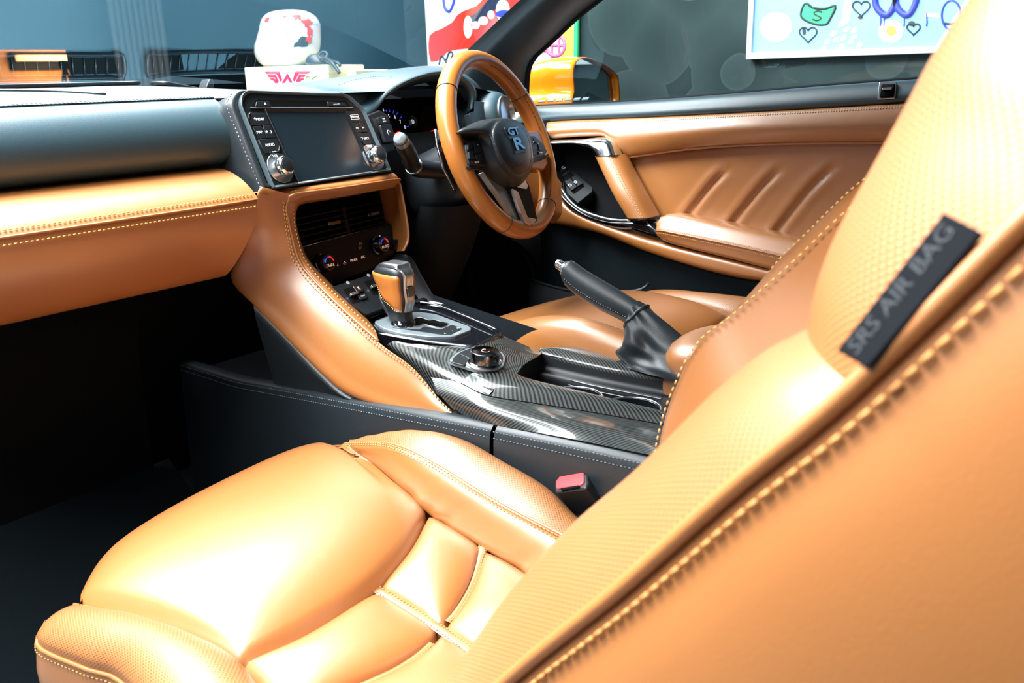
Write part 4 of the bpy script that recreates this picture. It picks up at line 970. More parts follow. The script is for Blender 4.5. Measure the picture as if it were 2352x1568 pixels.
# ================================================================== steering wheel
WH = Frame((.326, 1.05, .723), 9.6, 20)
sw = thing('steering_wheel', WH.o, 'tan leather steering wheel with black hub and raised letter badge', 'steering wheel')
RW, rt = .1665, .0182
rows = []
for i in range(72):
    q = 2*pi*i/72; r = []
    for j in range(14):
        w = 2*pi*j/14; rr = RW+rt*.95*cos(w); r.append(WH.P(rr*cos(q), rr*sin(q), rt*1.08*sin(w)))
    rows.append(r)
vs, fs, uv = gridmesh(rows, True, True); mo('rim', vs, fs, M_['tan_wheel'], sw, uv=uv)
def wang(px, py):
    a, b = WH.L(px, py); return atan2(b, a)
for q in (wang(1024, 206), wang(1194, 208), wang(1262, 480), wang(1157, 528)):
    c = V((RW*cos(q), RW*sin(q), 0)); tube('rim_seam', [WH.P((RW+(rt*.96)*cos(w))*cos(q), (RW+(rt*.96)*cos(w))*sin(q), rt*1.09*sin(w)) for w in [2*pi*j/20 for j in range(20)]], .0009, M_['thread_black'], sw, 5, closed=True)
for q0, q1 in ((wang(1197, 215), wang(1238, 305)), (wang(1262, 380), wang(1262, 475)), (wang(1110, 140), wang(1190, 200))):
    w = 2.35; stitches('rim_stitching', [WH.P((RW+rt*.97*cos(w))*cos(q), (RW+rt*.97*cos(w))*sin(q), rt*1.1*sin(w)) for q in [q0+(q1-q0)*i/16 for i in range(17)]], M_['thread_black'], sw, .0045, .55, .0007)
# hub: base outline -> domed airbag cover
dome_px = [(1131, 300), (1140, 282), (1155, 276), (1178, 281), (1200, 300), (1212, 328), (1216, 362), (1208, 388), (1188, 399), (1168, 390), (1148, 362), (1135, 330), (1131, 312)]
base_px = [(1052, 304), (1075, 288), (1110, 276), (1175, 276), (1206, 300), (1216, 340), (1219, 380), (1206, 412), (1184, 430), (1152, 418), (1122, 388), (1107, 350), (1095, 320)]
dm_ = [WH.L(*q, .052) for q in dome_px]; bs_ = [WH.L(*q, .022) for q in base_px]
dmP = [WH.P(*q, .052) for q in dm_]; bsP = [WH.P(*q, .022) for q in bs_]
def scl(pts, k, h, F=WH):
    cx = sum(p[0] for p in pts)/len(pts); cy = sum(p[1] for p in pts)/len(pts); return [F.P(cx+(a-cx)*k, cy+(b-cy)*k, h) for a, b in pts]
net('hub_cover', [scl(bs_, .9, -.015), bsP, [a.lerp(b, .55)+WH.n*.006 for a, b in zip(bsP, dmP)], scl(dm_, 1.04, .050), scl(dm_, .98, .0535)], 60, 26, M_['blk'], sw, cu=True)
cover = net('airbag_cover', [scl(dm_, 1.0, .0500), scl(dm_, .97, .0555), scl(dm_, .7, .0605), scl(dm_, .3, .0625), scl(dm_, .01, .063)], 60, 24, M_['blk'], sw, cu=True)
stitches('stitching', cr(scl(dm_, 1.035, .0545), 60, True), M_['thread_black'], sw, .0038, .6, .0005)
# badge
a, b = WH.L(1180, 312, .063); bdF = WH
bd = prism('badge_plinth', WH, rpoly([(a-.023, b+.0175), (a+.023, b+.0175), (a+.026, b-.004), (a+.027, b-.033), (a-.017, b-.033), (a-.015, b-.010), (a-.023, b-.002)], .003), .0575, .0635, M_['plastic'], sw, .001)
text('badge_lettering', 'GT', WH, a, b+.0075, .0185, M_['dkchrome'], bd, h=.0645, ext=.0014, sx=1.65, bold=.0006)
text('badge_lettering', 'R', WH, a+.004, b-.0165, .031, M_['dkchrome'], bd, h=.0645, ext=.0014, sx=2.0, bold=.0008)
a, b = WH.L(1193, 372, .062); text('airbag_lettering', 'SRS', WH, a, b+.004, .0060, M_['plastic'], sw, h=.0605, ext=.0005); text('airbag_lettering', 'AIRBAG', WH, a, b-.004, .0050, M_['plastic'], sw, h=.0602, ext=.0005)
# spokes (tan) with switch pads
def slab(name, px, h0, h1, mat, parent=sw, bev=.003, r=.004, hl=None):
    return prism(name, WH, rpoly(WH.LL(px, h1 if hl is None else hl), r), h0, h1, mat, parent, bev)
slab('spoke', [(1046, 312), (1062, 304), (1094, 304), (1096, 324), (1080, 332), (1084, 388), (1064, 376), (1052, 345)], -.010, .008, M_['tan_wheel'], bev=.005)
slab('spoke', [(1200, 300), (1236, 300), (1262, 330), (1268, 362), (1250, 390), (1215, 385)], -.012, .012, M_['tan_wheel'], bev=.005)
lp_ = slab('switch_pad', [(1071, 330), (1092, 317), (1108, 330), (1120, 375), (1114, 382), (1080, 378), (1073, 350)], .006, .024, M_['plastic'])
slab('pad_trim', [(1076, 378), (1112, 384), (1112, 392), (1079, 388)], .010, .022, M_['gloss'], lp_, .001, .002)
for px in ([(1075, 332), (1084, 325), (1086, 340), (1076, 343)], [(1088, 324), (1098, 322), (1106, 350), (1092, 351)], [(1077, 348), (1087, 346), (1091, 365), (1079, 364)], [(1092, 354), (1106, 353), (1109, 368), (1096, 369)], [(1084, 370), (1106, 372), (1106, 377), (1086, 375)]):
    slab('pad_button', px, .022, .0268, M_['plastic'], lp_, .0008, .001)
rp_ = slab('switch_pad', [(1206, 312), (1228, 312), (1248, 330), (1258, 350), (1252, 356), (1216, 366), (1213, 340)], .008, .020, M_['plastic'])
slab('pad_trim', [(1216, 366), (1254, 356), (1262, 352), (1256, 364), (1218, 376)], .006, .019, M_['gloss'], rp_, .001, .002)
tube('pad_bright_edge', [WH.hit(*q, .0205) for q in ((1252, 357), (1256, 352), (1256, 345))], .0008, M_['chrome'], rp_, 5)
for px in ([(1210, 318), (1222, 318), (1228, 328), (1214, 334)], [(1225, 316), (1234, 320), (1240, 328), (1230, 328)], [(1214, 338), (1232, 332), (1236, 342), (1217, 348)], [(1236, 331), (1244, 331), (1250, 343), (1240, 345)], [(1218, 352), (1232, 347), (1234, 354), (1220, 359)], [(1237, 348), (1249, 346), (1250, 350), (1239, 354)]):
    slab('pad_button', px, .018, .0224, M_['plastic'], rp_, .0008, .001)
for s, px, py in (('+', 1098, 333), ('-', 1101, 362), ('MODE', 1096, 373)):
    a, b = WH.L(px, py, .027); text('button_lettering', s, WH, a, b, .005, M_['white'], lp_, h=.0270)
for s, px, py in (('OK', 1226, 326), ('RES', 1237, 330), ('CANCEL', 1243, 351)):
    a, b = WH.L(px, py, .0225); text('button_lettering', s, WH, a, b, .0036, M_['white'], rp_, h=.0227)
# lower forked spoke
slab('lower_spoke', [(1109, 394), (1124, 392), (1164, 432), (1208, 508), (1198, 515), (1189, 508), (1145, 445)], -.002, .010, M_['gate'], bev=.003)
fk = slab('fork', [(1166, 424), (1206, 408), (1216, 424), (1236, 505), (1222, 521), (1206, 518), (1176, 445)], -.008, .018, M_['dull'], bev=.003)
slab('fork_inlay', [(1176, 432), (1190, 440), (1213, 500), (1222, 508), (1218, 518), (1207, 512), (1180, 444)], .014, .0215, M_['satin'], fk, .001, .002)
slab('fork_tip', [(1209, 498), (1233, 503), (1226, 514), (1213, 512)], .014, .0215, M_['satin'], fk, .001, .002)
slab('fork_shoulder', [(1184, 428), (1206, 412), (1213, 426), (1210, 434), (1198, 432)], .014, .021, M_['satin'], fk, .001, .002)
# paddle shifter behind the rim
pd = Frame.axes(WH.P(-.12, -.01, -.035), WH.u, WH.n)
po_ = [pd.L(*q) for q in ((999, 296), (1012, 310), (1040, 400), (1050, 440), (1041, 434), (1018, 390), (1003, 330))]
prism('paddle_shifter', pd, rpoly(po_, .004), -.003, .003, M_['gloss'], sw, .001)
tube('paddle_edge', [pd.hit(*q, .003) for q in ((999, 297), (1003, 330), (1018, 388), (1042, 436))], .0010, M_['chrome'], sw, 5)
# ---- column shroud and stalk
colm = thing('steering_column', WH.P(.0, -.02, -.15), 'black plastic steering column shroud behind the wheel rim', 'steering column')
cc = [WH.P(0, -.005, -.035), WH.P(0, -.012, -.075), WH.P(0, -.02, -.12), WH.P(0, -.025, -.19)]
ctrl = []
for (c, w, hh) in zip(cc, (.058, .070, .076, .08), (.052, .060, .064, .066)):
    ctrl.append([c+WH.u*w*math.copysign(abs(cos(q))**.7, cos(q))+WH.v*hh*math.copysign(abs(sin(q))**.7, sin(q)) for q in [2*pi*i/16 for i in range(16)]])
net('column_shroud', ctrl, 48, 20, M_['plastic'], colm, cu=True)
vs = ctrl[0]; mo('shroud_face', vs, [tuple(range(16))], M_['dull'], colm, smooth=False)
lk = [cc[2]+V((-.01, 0, -.05)), cc[2]+V((0, .05, -.15)), cc[3]+V((0, .08, -.30))]
net('lower_shroud', [[c+V((w*cos(2*pi*i/14), .06*sin(2*pi*i/14), 0)) for i in range(14)] for c, w in zip(lk, (.075, .08, .085))], 36, 16, M_['dull'], colm, cu=True)
stk = thing('indicator_stalk', WH.P(-.09, .0, -.085), 'black indicator stalk with pale rounded tip left of the column', 'stalk')
tp = ony(919, 319, 1.085); bs2 = WH.P(-.055, -.012, -.095); bs3 = ony(957, 385, 1.13)
sp_ = cr([tp, tp.lerp(bs3, .5), bs3, bs2], 24)
tube('stalk_arm', sp_, .012, M_['plastic'], stk, 16, rf=lambda t: .0125 if t < .12 else (.0150 if t < .55 else .017))
ft = Frame.axes(tp, WH.u, (tp-bs3)); lathe('stalk_tip', ft, [(.0128, -.014), (.0130, -.004), (.0105, .004), (.005, .008), (.0001, .009)], M_['gate'], stk, ns=20)
ft2 = Frame.axes(sp_[12], WH.u, (sp_[11]-sp_[13])); lathe('stalk_collar', ft2, [(.0160, -.003), (.0168, 0), (.0160, .003)], M_['satin'], stk, ns=24)
# ================================================================== driver door
door = thing('driver_door', (.78, .8, 0), 'tan leather driver door panel with chrome-capped pull handle and padded armrest', 'car door')
def dx(*pts): return [onx(*p) for p in pts]
topedge = [(1160, 297, .745), (1266, 277, .750), (1480, 268, .752), (1700, 257, .752), (1900, 246, .752), (2110, 233, .752), (2350, 218, .752)]
tt = cr(dx(*topedge), 14)
gl = cr(dx((1160, 253, .80), (1215, 247, .80), (1420, 237, .80), (1700, 216, .80), (1900, 199, .80), (2110, 184, .80), (2350, 165, .80)), 14)
net('belt_rail', [[q+V((.03, 0, -.03)) for q in gl], gl, [a.lerp(b, .35)+V((-.012, 0, .010)) for a, b in zip(gl, tt)], [a.lerp(b, .7)+V((-.014, 0, .004)) for a, b in zip(gl, tt)], tt, [q+V((.02, 0, -.006)) for q in tt]], 50, 24, M_['dash'], door)
tube('belt_seal', [q+V((.002, 0, .002)) for q in gl], .004, M_['dull'], door, 6)
lowe = cr(dx((1160, 330, .735), (1270, 318, .735), (1388, 314, .735), (1412, 338, .738), (1432, 362, .745), (1600, 340, .748), (1800, 329, .75), (2070, 328, .75), (2350, 335, .75)), 24)
ut = cr(dx(*[(a, b+3, c-.004) for a, b, c in topedge]), 24)
net('upper_pad', [[q+V((.02, 0, 0)) for q in ut], ut, [a.lerp(b, .12)+V((-.012, 0, 0)) for a, b in zip(ut, lowe)], [a.lerp(b, .5)+V((-.024, 0, 0)) for a, b in zip(ut, lowe)], [a.lerp(b, .9)+V((-.014, 0, 0)) for a, b in zip(ut, lowe)], lowe, [q+V((.02, 0, 0)) for q in lowe]], 70, 30, TS, door)
for k, f in enumerate((.035, .085)): stitches('stitching', [a.lerp(b, f)+V((-.009-.002*k, 0, 0)) for a, b in zip(ut, lowe)], M_['thread'], door, .005, .6, .0006)
ptr = cr(dx((1432, 363, .740), (1600, 341, .742), (1800, 330, .744), (2070, 329, .744), (2350, 336, .744)), 30)
tube('pad_piping', ptr, .0028, T, door, 6); stitches('stitching', [q+V((-.003, 0, .002)) for q in ptr], M_['thread_tan'], door, .005, .6, .0007)
# lower panel, drawn in by three stitched pleats
A_ = dx((1470, 505, .764), (1580, 512, .764), (1680, 530, .764), (1780, 552, .764), (1950, 590, .764), (2200, 650, .764))
B_ = dx((1420, 366, .764), (1600, 345, .764), (1800, 333, .764), (2070, 331, .764), (2350, 340, .764))
C0 = dx((1470, 505, .764), (1452, 440, .764), (1420, 366, .764)); D0 = dx((2200, 650, .764), (2270, 500, .764), (2350, 340, .764))
rows_ = coons(A_, B_, C0, D0, 100, 50)
pls = [[onx(*q, .764) for q in t] for t in (((1674, 385), (1630, 432), (1576, 500)), ((1797, 382), (1742, 440), (1676, 522)), ((1922, 375), (1852, 445), (1774, 546)))]
pls = [cr(p, 30) for p in pls]
for r in rows_:
    for i, q in enumerate(r):
        h = .006
        for p in pls:
            k = min(range(30), key=lambda j: (p[j]-q).length_squared); d = (p[k]-q).length; t = k/29; amp = min(1, t/.25+.15)
            sgn = 1 if q.y < p[k].y else -1                         # behind the pleat the leather stands higher
            h -= .0085*amp*math.exp(-(d/.0065)**2); h += .0035*amp*math.exp(-((d-.014)/.010)**2)
        r[i] = q+V((-h, 0, 0))
vs, fs, uv = gridmesh(rows_); mo('pleated_panel', vs, fs, TS, door, uv=uv)
for p in pls: stitches('pleat_stitching', [q+V((-.0045, -.006, -.0035)) for q in p[3:]], M_['thread_seat'], door, .005, .6, .0006)
net('door_core', [[V((.80, y, .76)) for y in (1.55, .8, .0)], [V((.80, y, .45)) for y in (1.55, .8, .0)], [V((.79, y, .05)) for y in (1.55, .8, .0)]], 8, 8, M_['void'], door)
# dark basin behind the pull handle
bsn = [(1262, 322), (1320, 322), (1372, 340), (1400, 352), (1440, 372), (1466, 405), (1488, 448), (1496, 482), (1506, 492), (1490, 505), (1440, 512), (1390, 503), (1338, 482), (1304, 452), (1280, 415), (1262, 380)]
DF = Frame.axes((.772, 1.0, .6), (0, -1, 0), (-1, 0, 0))
prism('grab_basin', DF, rpoly(DF.LL(bsn), .006, 3), -.03, .002, M_['dull'], door, .001)
# window switch panel
WS = Frame.axes(onx(1335, 440, .735), V((0, -1, -.45)), V((-.55, -.25, .75)))
wpan = prism('switch_panel', WS, rpoly(WS.LL([(1284, 372), (1300, 378), (1361, 430), (1360, 440), (1327, 466), (1300, 440), (1282, 410)]), .003), -.03, 0, M_['plastic'], door, .0015)
for px in ([(1285, 385), (1291, 380), (1299, 392), (1290, 400)], [(1291, 379), (1298, 376), (1306, 388), (1299, 393)]): prism('window_switch', WS, rpoly(WS.LL(px), .001), 0, .005, M_['plastic'], wpan, .001)
prism('switch_well', WS, rpoly(WS.LL([(1285, 410), (1310, 394), (1343, 428), (1318, 446)]), .002), 0, .0006, M_['void'], wpan, 0)
for px in ([(1297, 420), (1311, 413), (1326, 432), (1313, 441)], [(1313, 411), (1322, 405), (1340, 424), (1328, 431)]): prism('window_switch', WS, rpoly(WS.LL(px), .0015), 0, .006, M_['plastic'], wpan, .0012)
for px, py in ((1309, 425), (1322, 418), (1294, 385)):
    a, b = WS.L(px, py, .006); ringprism('window_symbol', WS, rrect(a-.004, b-.003, a+.004, b+.003, .001), rrect(a-.003, b-.002, a+.003, b+.002, .0006), .0058, .0066, M_['white'], wpan, 0)
# bright surround and black gloss trim
sur = [(1272, 395, .712), (1283, 420, .708), (1303, 456, .703), (1335, 484, .698), (1384, 502, .694), (1420, 508, .692), (1448, 508, .692)]
sp3 = cr(dx(*sur), 30)
net('basin_rim', [[q+V((.03, 0, -.004)) for q in sp3], [q+V((.004, 0, .003)) for q in sp3], sp3, [q+V((0, 0, -.010)) for q in sp3], [q+V((.012, 0, -.024)) for q in sp3]], 40, 14, M_['gloss'], door)
tube('basin_bright_edge', [q+V((-.0005, 0, .002)) for q in sp3], .0034, M_['satin'], door, 8)
blk_ = cr(dx((1280, 437, .706), (1305, 472, .702), (1343, 496, .697), (1390, 510, .693), (1440, 520, .690), (1505, 540, .690), (1545, 560, .692)), 30)
blt = cr(dx((1276, 420, .712), (1303, 458, .705), (1340, 488, .699), (1390, 506, .695), (1448, 508, .693), (1490, 505, .70), (1515, 515, .705)), 30)
net('gloss_trim', [[q+V((.03, 0, 0)) for q in blt], blt, [a.lerp(b, .5)+V((-.004, 0, 0)) for a, b in zip(blt, blk_)], blk_, [q+V((.03, 0, 0)) for q in blk_]], 40, 14, M_['gloss'], door)
tube('trim_bright_edge', dx((1484, 508, .690), (1494, 520, .688), (1508, 531, .686)), .0016, M_['satin'], door, 6)
prism('lock_switch', WS, rpoly(WS.LL([(1484, 486), (1500, 481), (1524, 488), (1515, 505), (1494, 505)]), .002), -.01, .004, M_['plastic'], door, .001)
# pull handle
hl = dx((1366, 358, .690), (1388, 405, .682), (1410, 450, .676), (1440, 500, .678)); hr_ = dx((1414, 356, .694), (1438, 404, .686), (1462, 449, .680), (1490, 500, .682))
net('pull_handle', [[q+V((.05, 0, 0)) for q in hl], [q+V((.006, 0, 0)) for q in hl], [a.lerp(b, .15)+V((-.008, 0, 0)) for a, b in zip(hl, hr_)], [a.lerp(b, .60)+V((-.010, 0, 0)) for a, b in zip(hl, hr_)], [q+V((.004, 0, 0)) for q in hr_], [q+V((.05, 0, 0)) for q in hr_], [a.lerp(b, .5)+V((.055, 0, 0)) for a, b in zip(hl, hr_)]], 30, 30, T, door)
for f in (.74, .84): stitches('stitching', [a.lerp(b, f)+V((-.0095+.012*(f-.7), 0, 0)) for a, b in zip(cr(hl, 12), cr(hr_, 12))], M_['thread'], door, .0045, .6, .0006)
# chrome cap
ca = dx((1262, 322, .715), (1330, 320, .712), (1380, 316, .708), (1400, 326, .700), (1413, 356, .690)); cb = dx((1262, 333, .705), (1320, 331, .702), (1348, 338, .696), (1360, 346, .690), (1368, 358, .686))
net('handle_cap', [[q+V((.03, 0, .0)) for q in ca], ca, [a.lerp(b, .3)+V((-.008, 0, .001)) for a, b in zip(ca, cb)], [a.lerp(b, .75)+V((-.008, 0, 0)) for a, b in zip(ca, cb)], cb, [q+V((.04, 0, 0)) for q in cb]], 40, 20, M_['chrome'], door)
net('cap_flank', [dx((1400, 326, .702), (1413, 356, .692)), dx((1408, 330, .712), (1417, 355, .708)), dx((1412, 338, .73), (1420, 356, .73))], 8, 8, M_['gloss'], door)
# armrest
at_ = [onx(1512, 512, .700), onx(1545, 491, .715), onx(1700, 518, .725), onx(1850, 548, .728), onx(2150, 610, .728)]
a1 = dx((1508, 522, .690), (1530, 512, .690), (1690, 545, .690), (1850, 580, .690), (2150, 648, .690)); a2 = dx((1508, 530, .684), (1524, 531, .680), (1690, 565, .680), (1845, 600, .680), (2150, 668, .680))
a3 = dx((1512, 542, .690), (1545, 560, .690), (1690, 597, .690), (1800, 625, .690), (2150, 700, .690))
net('armrest', [[q+V((.05, 0, -.004)) for q in at_], at_, [a.lerp(b, .5)+V((-.004, 0, .006)) for a, b in zip(at_, a1)], a1, a2, [a.lerp(b, .5)+V((-.003, 0, 0)) for a, b in zip(a2, a3)], a3, [q+V((.05, 0, -.006)) for q in a3]], 40, 36, T, door)
ar2 = cr(a2, 30); tube('armrest_piping', [q+V((-.0015, 0, .001)) for q in ar2], .0018, T, door, 6)
for dz in (.0055, -.0050): stitches('stitching', [q+V((-.002, 0, dz)) for q in ar2], M_['thread_tan'], door, .005, .6, .0007)
# lower tan strip and dark lower door
l1 = dx((1240, 400, .715), (1281, 449, .712), (1307, 479, .708), (1343, 500, .702), (1435, 534, .696), (1537, 564, .694), (1680, 599, .694), (1800, 628, .694), (2150, 710, .694))
l2 = dx((1225, 505, .72), (1269, 512, .718), (1310, 520, .714), (1384, 538, .706), (1486, 578, .700), (1614, 618, .698), (1700, 638, .698), (1800, 655, .698), (2150, 740, .698))
net('lower_tan_strip', [[q+V((.04, 0, 0)) for q in l1], l1, [a.lerp(b, .5)+V((-.007, 0, 0)) for a, b in zip(l1, l2)], l2, [q+V((.04, 0, -.004)) for q in l2]], 60, 18, TS, door)
net('lower_door_carpet', [[q+V((.015, 0, .002)) for q in l2], [q+V((.03, 0, -.05)) for q in l2], [V((.765, q.y, .25)) for q in l2], [V((.76, q.y, .03)) for q in l2]], 30, 20, M_['carpet'], door)
# door pocket edge and speaker ring
tube('pocket_edge', cr(dx((1215, 640, .70), (1260, 655, .69), (1320, 668, .685), (1400, 672, .69), (1470, 665, .70), (1490, 650, .715)), 30), .0035, M_['blk'], door, 7)
net('pocket_panel', [dx((1215, 642, .70), (1260, 657, .69), (1320, 670, .685), (1400, 674, .69), (1470, 667, .70)), dx((1215, 690, .69), (1260, 720, .68), (1320, 735, .675), (1400, 740, .68), (1470, 740, .69)), dx((1215, 790, .70), (1260, 800, .70), (1320, 810, .70), (1400, 810, .70), (1470, 810, .70))], 20, 12, M_['perf_blk'], door)
spc = Frame.axes(onx(1150, 645, .70), (0, -1, 0), (-1, -.1, .1))
spk = lathe('speaker_ring', spc, [(.105, -.02), (.105, .004), (.100, .008), (.095, .004), (.090, -.006), (.02, -.012), (.0001, -.012)], M_['dull'], door, ns=48)
# window control on the belt rail (seat belt guide slot)
bs4 = Frame.axes(onx(2037, 208, .756), (0, -1, .05), (-1, 0, .45))
bz = prism('lock_bezel', bs4, rpoly(bs4.LL([(2020, 190), (2060, 188), (2057, 228), (2016, 230)]), .003), -.02, .004, M_['satin'], door, .001)
prism('lock_well', bs4, rpoly(bs4.LL([(2025, 194), (2056, 192), (2053, 223), (2021, 225)], .004), .003), .003, .0048, M_['void'], bz, 0)
prism('lock_slider', bs4, rpoly(bs4.LL([(2027, 203), (2050, 201), (2049, 206), (2026, 208)], .005), .001), .004, .008, M_['satin'], bz, .0006)
# demister slots on the front of the rail
for k in range(6):
    a = 1238+k*20; prism('demister_slot', bs4, [bs4.L(*q, .0) for q in ()], 0, 1, M_['void'], door) if False else None
    p0 = [onx(a, 246-k*1.2, .79), onx(a+15, 245-k*1.2, .79), onx(a+18, 241-k*1.2, .797), onx(a+4, 242-k*1.2, .797)]
    vs = [p+V((-.004, 0, .010)) for p in p0]+[p+V((-.004, 0, .0125)) for p in p0]
    mo('demister_slot', vs, [(0, 1, 2, 3), (4, 5, 6, 7), (0, 1, 5, 4), (1, 2, 6, 5), (2, 3, 7, 6), (3, 0, 4, 7)], M_['gate'], door, smooth=False)
# side window
wtop = [q+V((-.10, -.02, .30)) for q in gl]
net('side_window', [[q+V((.004, 0, -.01)) for q in gl], [a.lerp(b, .5)+V((.02, 0, 0)) for a, b in zip(gl, wtop)], wtop], 16, 10, M_['window'], door)
# ================================================================== body around the cabin
body = thing('car_body', (0, 1.0, 0), 'black trimmed car body: floor pan, roof lining and windscreen pillars', 'car body')
pl_ = [V((.47, .86, 1.185))]+dx((1395, -165, .545), (1300, -72, .575), (1220, 0, .60), (1160, 56, .620), (1100, 113, .64), (1050, 165, .66), (1010, 215, .67), (990, 260, .68))
pr_ = [V((.56, .74, 1.185))]+dx((1560, -150, .60), (1460, -70, .63), (1373, 0, .66), (1325, 38, .68), (1268, 92, .70), (1222, 136, .715), (1210, 180, .74), (1208, 255, .77))
net('windscreen_pillar', [[q+V((-.0, .05, -.01)) for q in pl_], pl_, [a.lerp(b, .25)+V((-.018, -.012, .0)) for a, b in zip(pl_, pr_)], [a.lerp(b, .7)+V((-.014, -.014, -.004)) for a, b in zip(pl_, pr_)], pr_, [q+V((.03, .05, 0)) for q in pr_]], 40, 24, M_['blk'], body)
tube('pillar_seal', [q+V((.004, .0, 0)) for q in pr_], .006, M_['dull'], body, 8, n=30)
rows = [[V((x, 1.08-.25*x*x, 1.165)) for x in (-.53, -.3, 0, .3, .60)], [V((x, .80, 1.20)) for x in (-.53, -.3, 0, .3, .60)], [V((x, .30, 1.22)) for x in (-.53, -.3, 0, .3, .60)], [V((x, -.3, 1.19)) for x in (-.53, -.3, 0, .3, .60)], [V((x, -.8, 1.05)) for x in (-.52, -.3, 0, .3, .58)]]
net('roof_lining', rows, 20, 20, M_['blk'], body, solid=.02)
net('rear_panel', [[V((x, -.62, z)) for x in (-.78, 0, .80)] for z in (0, .4, .8, 1.12)], 8, 8, M_['blk'], body)
net('rear_quarter', [[V((.79, y, z)) for y in (.15, -.3, -.62)] for z in (0, .4, .78)], 8, 8, M_['blk'], body)
net('rear_quarter', [[V((-.78, y, z)) for y in (-.25, -.45, -.62)] for z in (0, .4, .78)], 8, 8, M_['blk'], body)
box('floor_pan', (-.78, -.6, -.06), (.80, 1.75, -.001), M_['carpet'], body, .01)
net('bulkhead', [[V((x, 1.75, -.02)) for x in (-.80, 0, .80)], [V((x, 1.62, .30)) for x in (-.80, 0, .80)], [V((x, 1.58, .60)) for x in (-.80, 0, .80)], [V((x, 1.66, .83)) for x in (-.80, 0, .80)]], 10, 12, M_['dull'], body)
ft_ = net('footwell_mat', [[V((x, .80+.0*x, .006)) for x in (-.72, -.5, -.3, -.17)], [V((x, 1.10, .008)) for x in (-.72, -.5, -.3, -.17)], [V((x, 1.35, .03)) for x in (-.72, -.5, -.3, -.17)], [V((x, 1.52, .14)) for x in (-.72, -.5, -.3, -.17)]], 14, 18, M_['carpet'], body)
# windscreen
ws_c = []
for t in (0, .33, .67, 1.0):
    ws_c.append([V((x*(1-.17*t), yw(x)+.012-.53*t-.0*x, .848+.319*t+.02*sin(pi*t))) for x in (-.80, -.5, -.2, .1, .4, .70)])
wsn = net('windscreen', ws_c, 30, 20, M_['windscreen'], None)
tag(wsn, 'clear raked windscreen mirroring the dashboard top', 'windscreen')
# defroster grilles at the windscreen foot
for x0, x1 in ((-.36, -.068), (-.015, .26)):
    f = thing('defroster_grille', ((x0+x1)/2, yw((x0+x1)/2)-.07, .85), 'slatted defroster grille in the dash top by the windscreen, %s' % ('passenger side' if x0 < -.2 else 'mid dash'), 'air vent')
    def gp_(x, d, h): g = max(0, min(1, (x+.04)/.16)); return V((x, yw(x)-d, .8495+h-.023*g*g*(3-2*g)))
    xs_ = [x0+(x1-x0)*i/12 for i in range(13)]
    loop_ = [gp_(x, .008, .004) for x in xs_]+[gp_(x, .050, .004) for x in xs_[::-1]]
    tube('grille_frame', cr(loop_, 60, True), .004, M_['plastic'], f, 6, closed=True)
    vs, fs, uv = gridmesh([[gp_(x, .014, .0012) for x in xs_], [gp_(x, .044, .0012) for x in xs_]]); mo('grille_well', vs, fs, M_['void'], f, uv=uv)
    k = int((x1-x0)/.021)
    for i in range(k):
        x = x0+(x1-x0)*(i+.5)/k
        tube('grille_slat', [gp_(x, .012, .0035), gp_(x+.002, .046, .0035)], .0016, M_['plastic'], f, 5)
# wiper tip showing above the dash
wp = thing('wiper_nozzle', (-.12, 1.75, .86), 'small grey washer nozzle standing at the windscreen foot', 'washer nozzle')
w0 = ony(476, 196, 1.74); f = Frame.axes(w0, (1, 0, 0), (0, -1, 0)); prism('nozzle_body', f, [(-.014, -.012), (.011, -.012), (.011, .011), (.002, .013), (-.004, .006)], -.02, .01, M_['plastic'], wp, .002)
# ---- wing mirror
wm = thing('wing_mirror', (.98, 1.33, .78), 'orange wing mirror outside the driver window', 'wing mirror')
XI, XO = .935, 1.10
inn = [onx(1228, 250, XI+.02), onx(1228, 205, XI+.02), onx(1236, 178, XI+.02), onx(1260, 150, XI+.01), onx(1290, 134, XI), onx(1318, 128, XI), onx(1330, 128, XI)]
rear = 1.255
ro_ = [ony(1318, 250, rear), ony(1316, 205, rear), ony(1313, 165, rear), ony(1320, 140, rear), ony(1345, 131, rear), ony(1385, 147, rear), ony(1412, 168, rear), ony(1418, 185, rear), ony(1413, 250, rear)]
ctr = sum(ro_, V((0, 0, 0)))/len(ro_)
fro = [V((ctr.x-.045+(p.x-ctr.x)*.75, rear+.14, ctr.z-.01+(p.z-ctr.z)*.82)) for p in ro_]
mds = [V((ctr.x-.02+(p.x-ctr.x)*1.02, rear+.07, ctr.z+(p.z-ctr.z)*1.0)) for p in ro_]
nose = [V((ctr.x-.05+(p.x-ctr.x)*.25, rear+.175, ctr.z-.02+(p.z-ctr.z)*.3)) for p in ro_]
net('mirror_shell', [[p.lerp(ctr, .10)+V((0, .02, 0)) for p in ro_], [p.lerp(ctr, .06) for p in ro_], ro_, mds, fro, nose], 60, 30, M_['orange'], wm, cu=True)
vs = [p.lerp(ctr, .07)+V((0, .012, 0)) for p in cr(ro_, 40, True)]
mo('mirror_glass', vs, [tuple(range(len(vs)))], M_['mirror'], wm, smooth=False)
box('mirror_foot', (.83, 1.30, .72), (.98, 1.38, .765), M_['dull'], wm, .01)
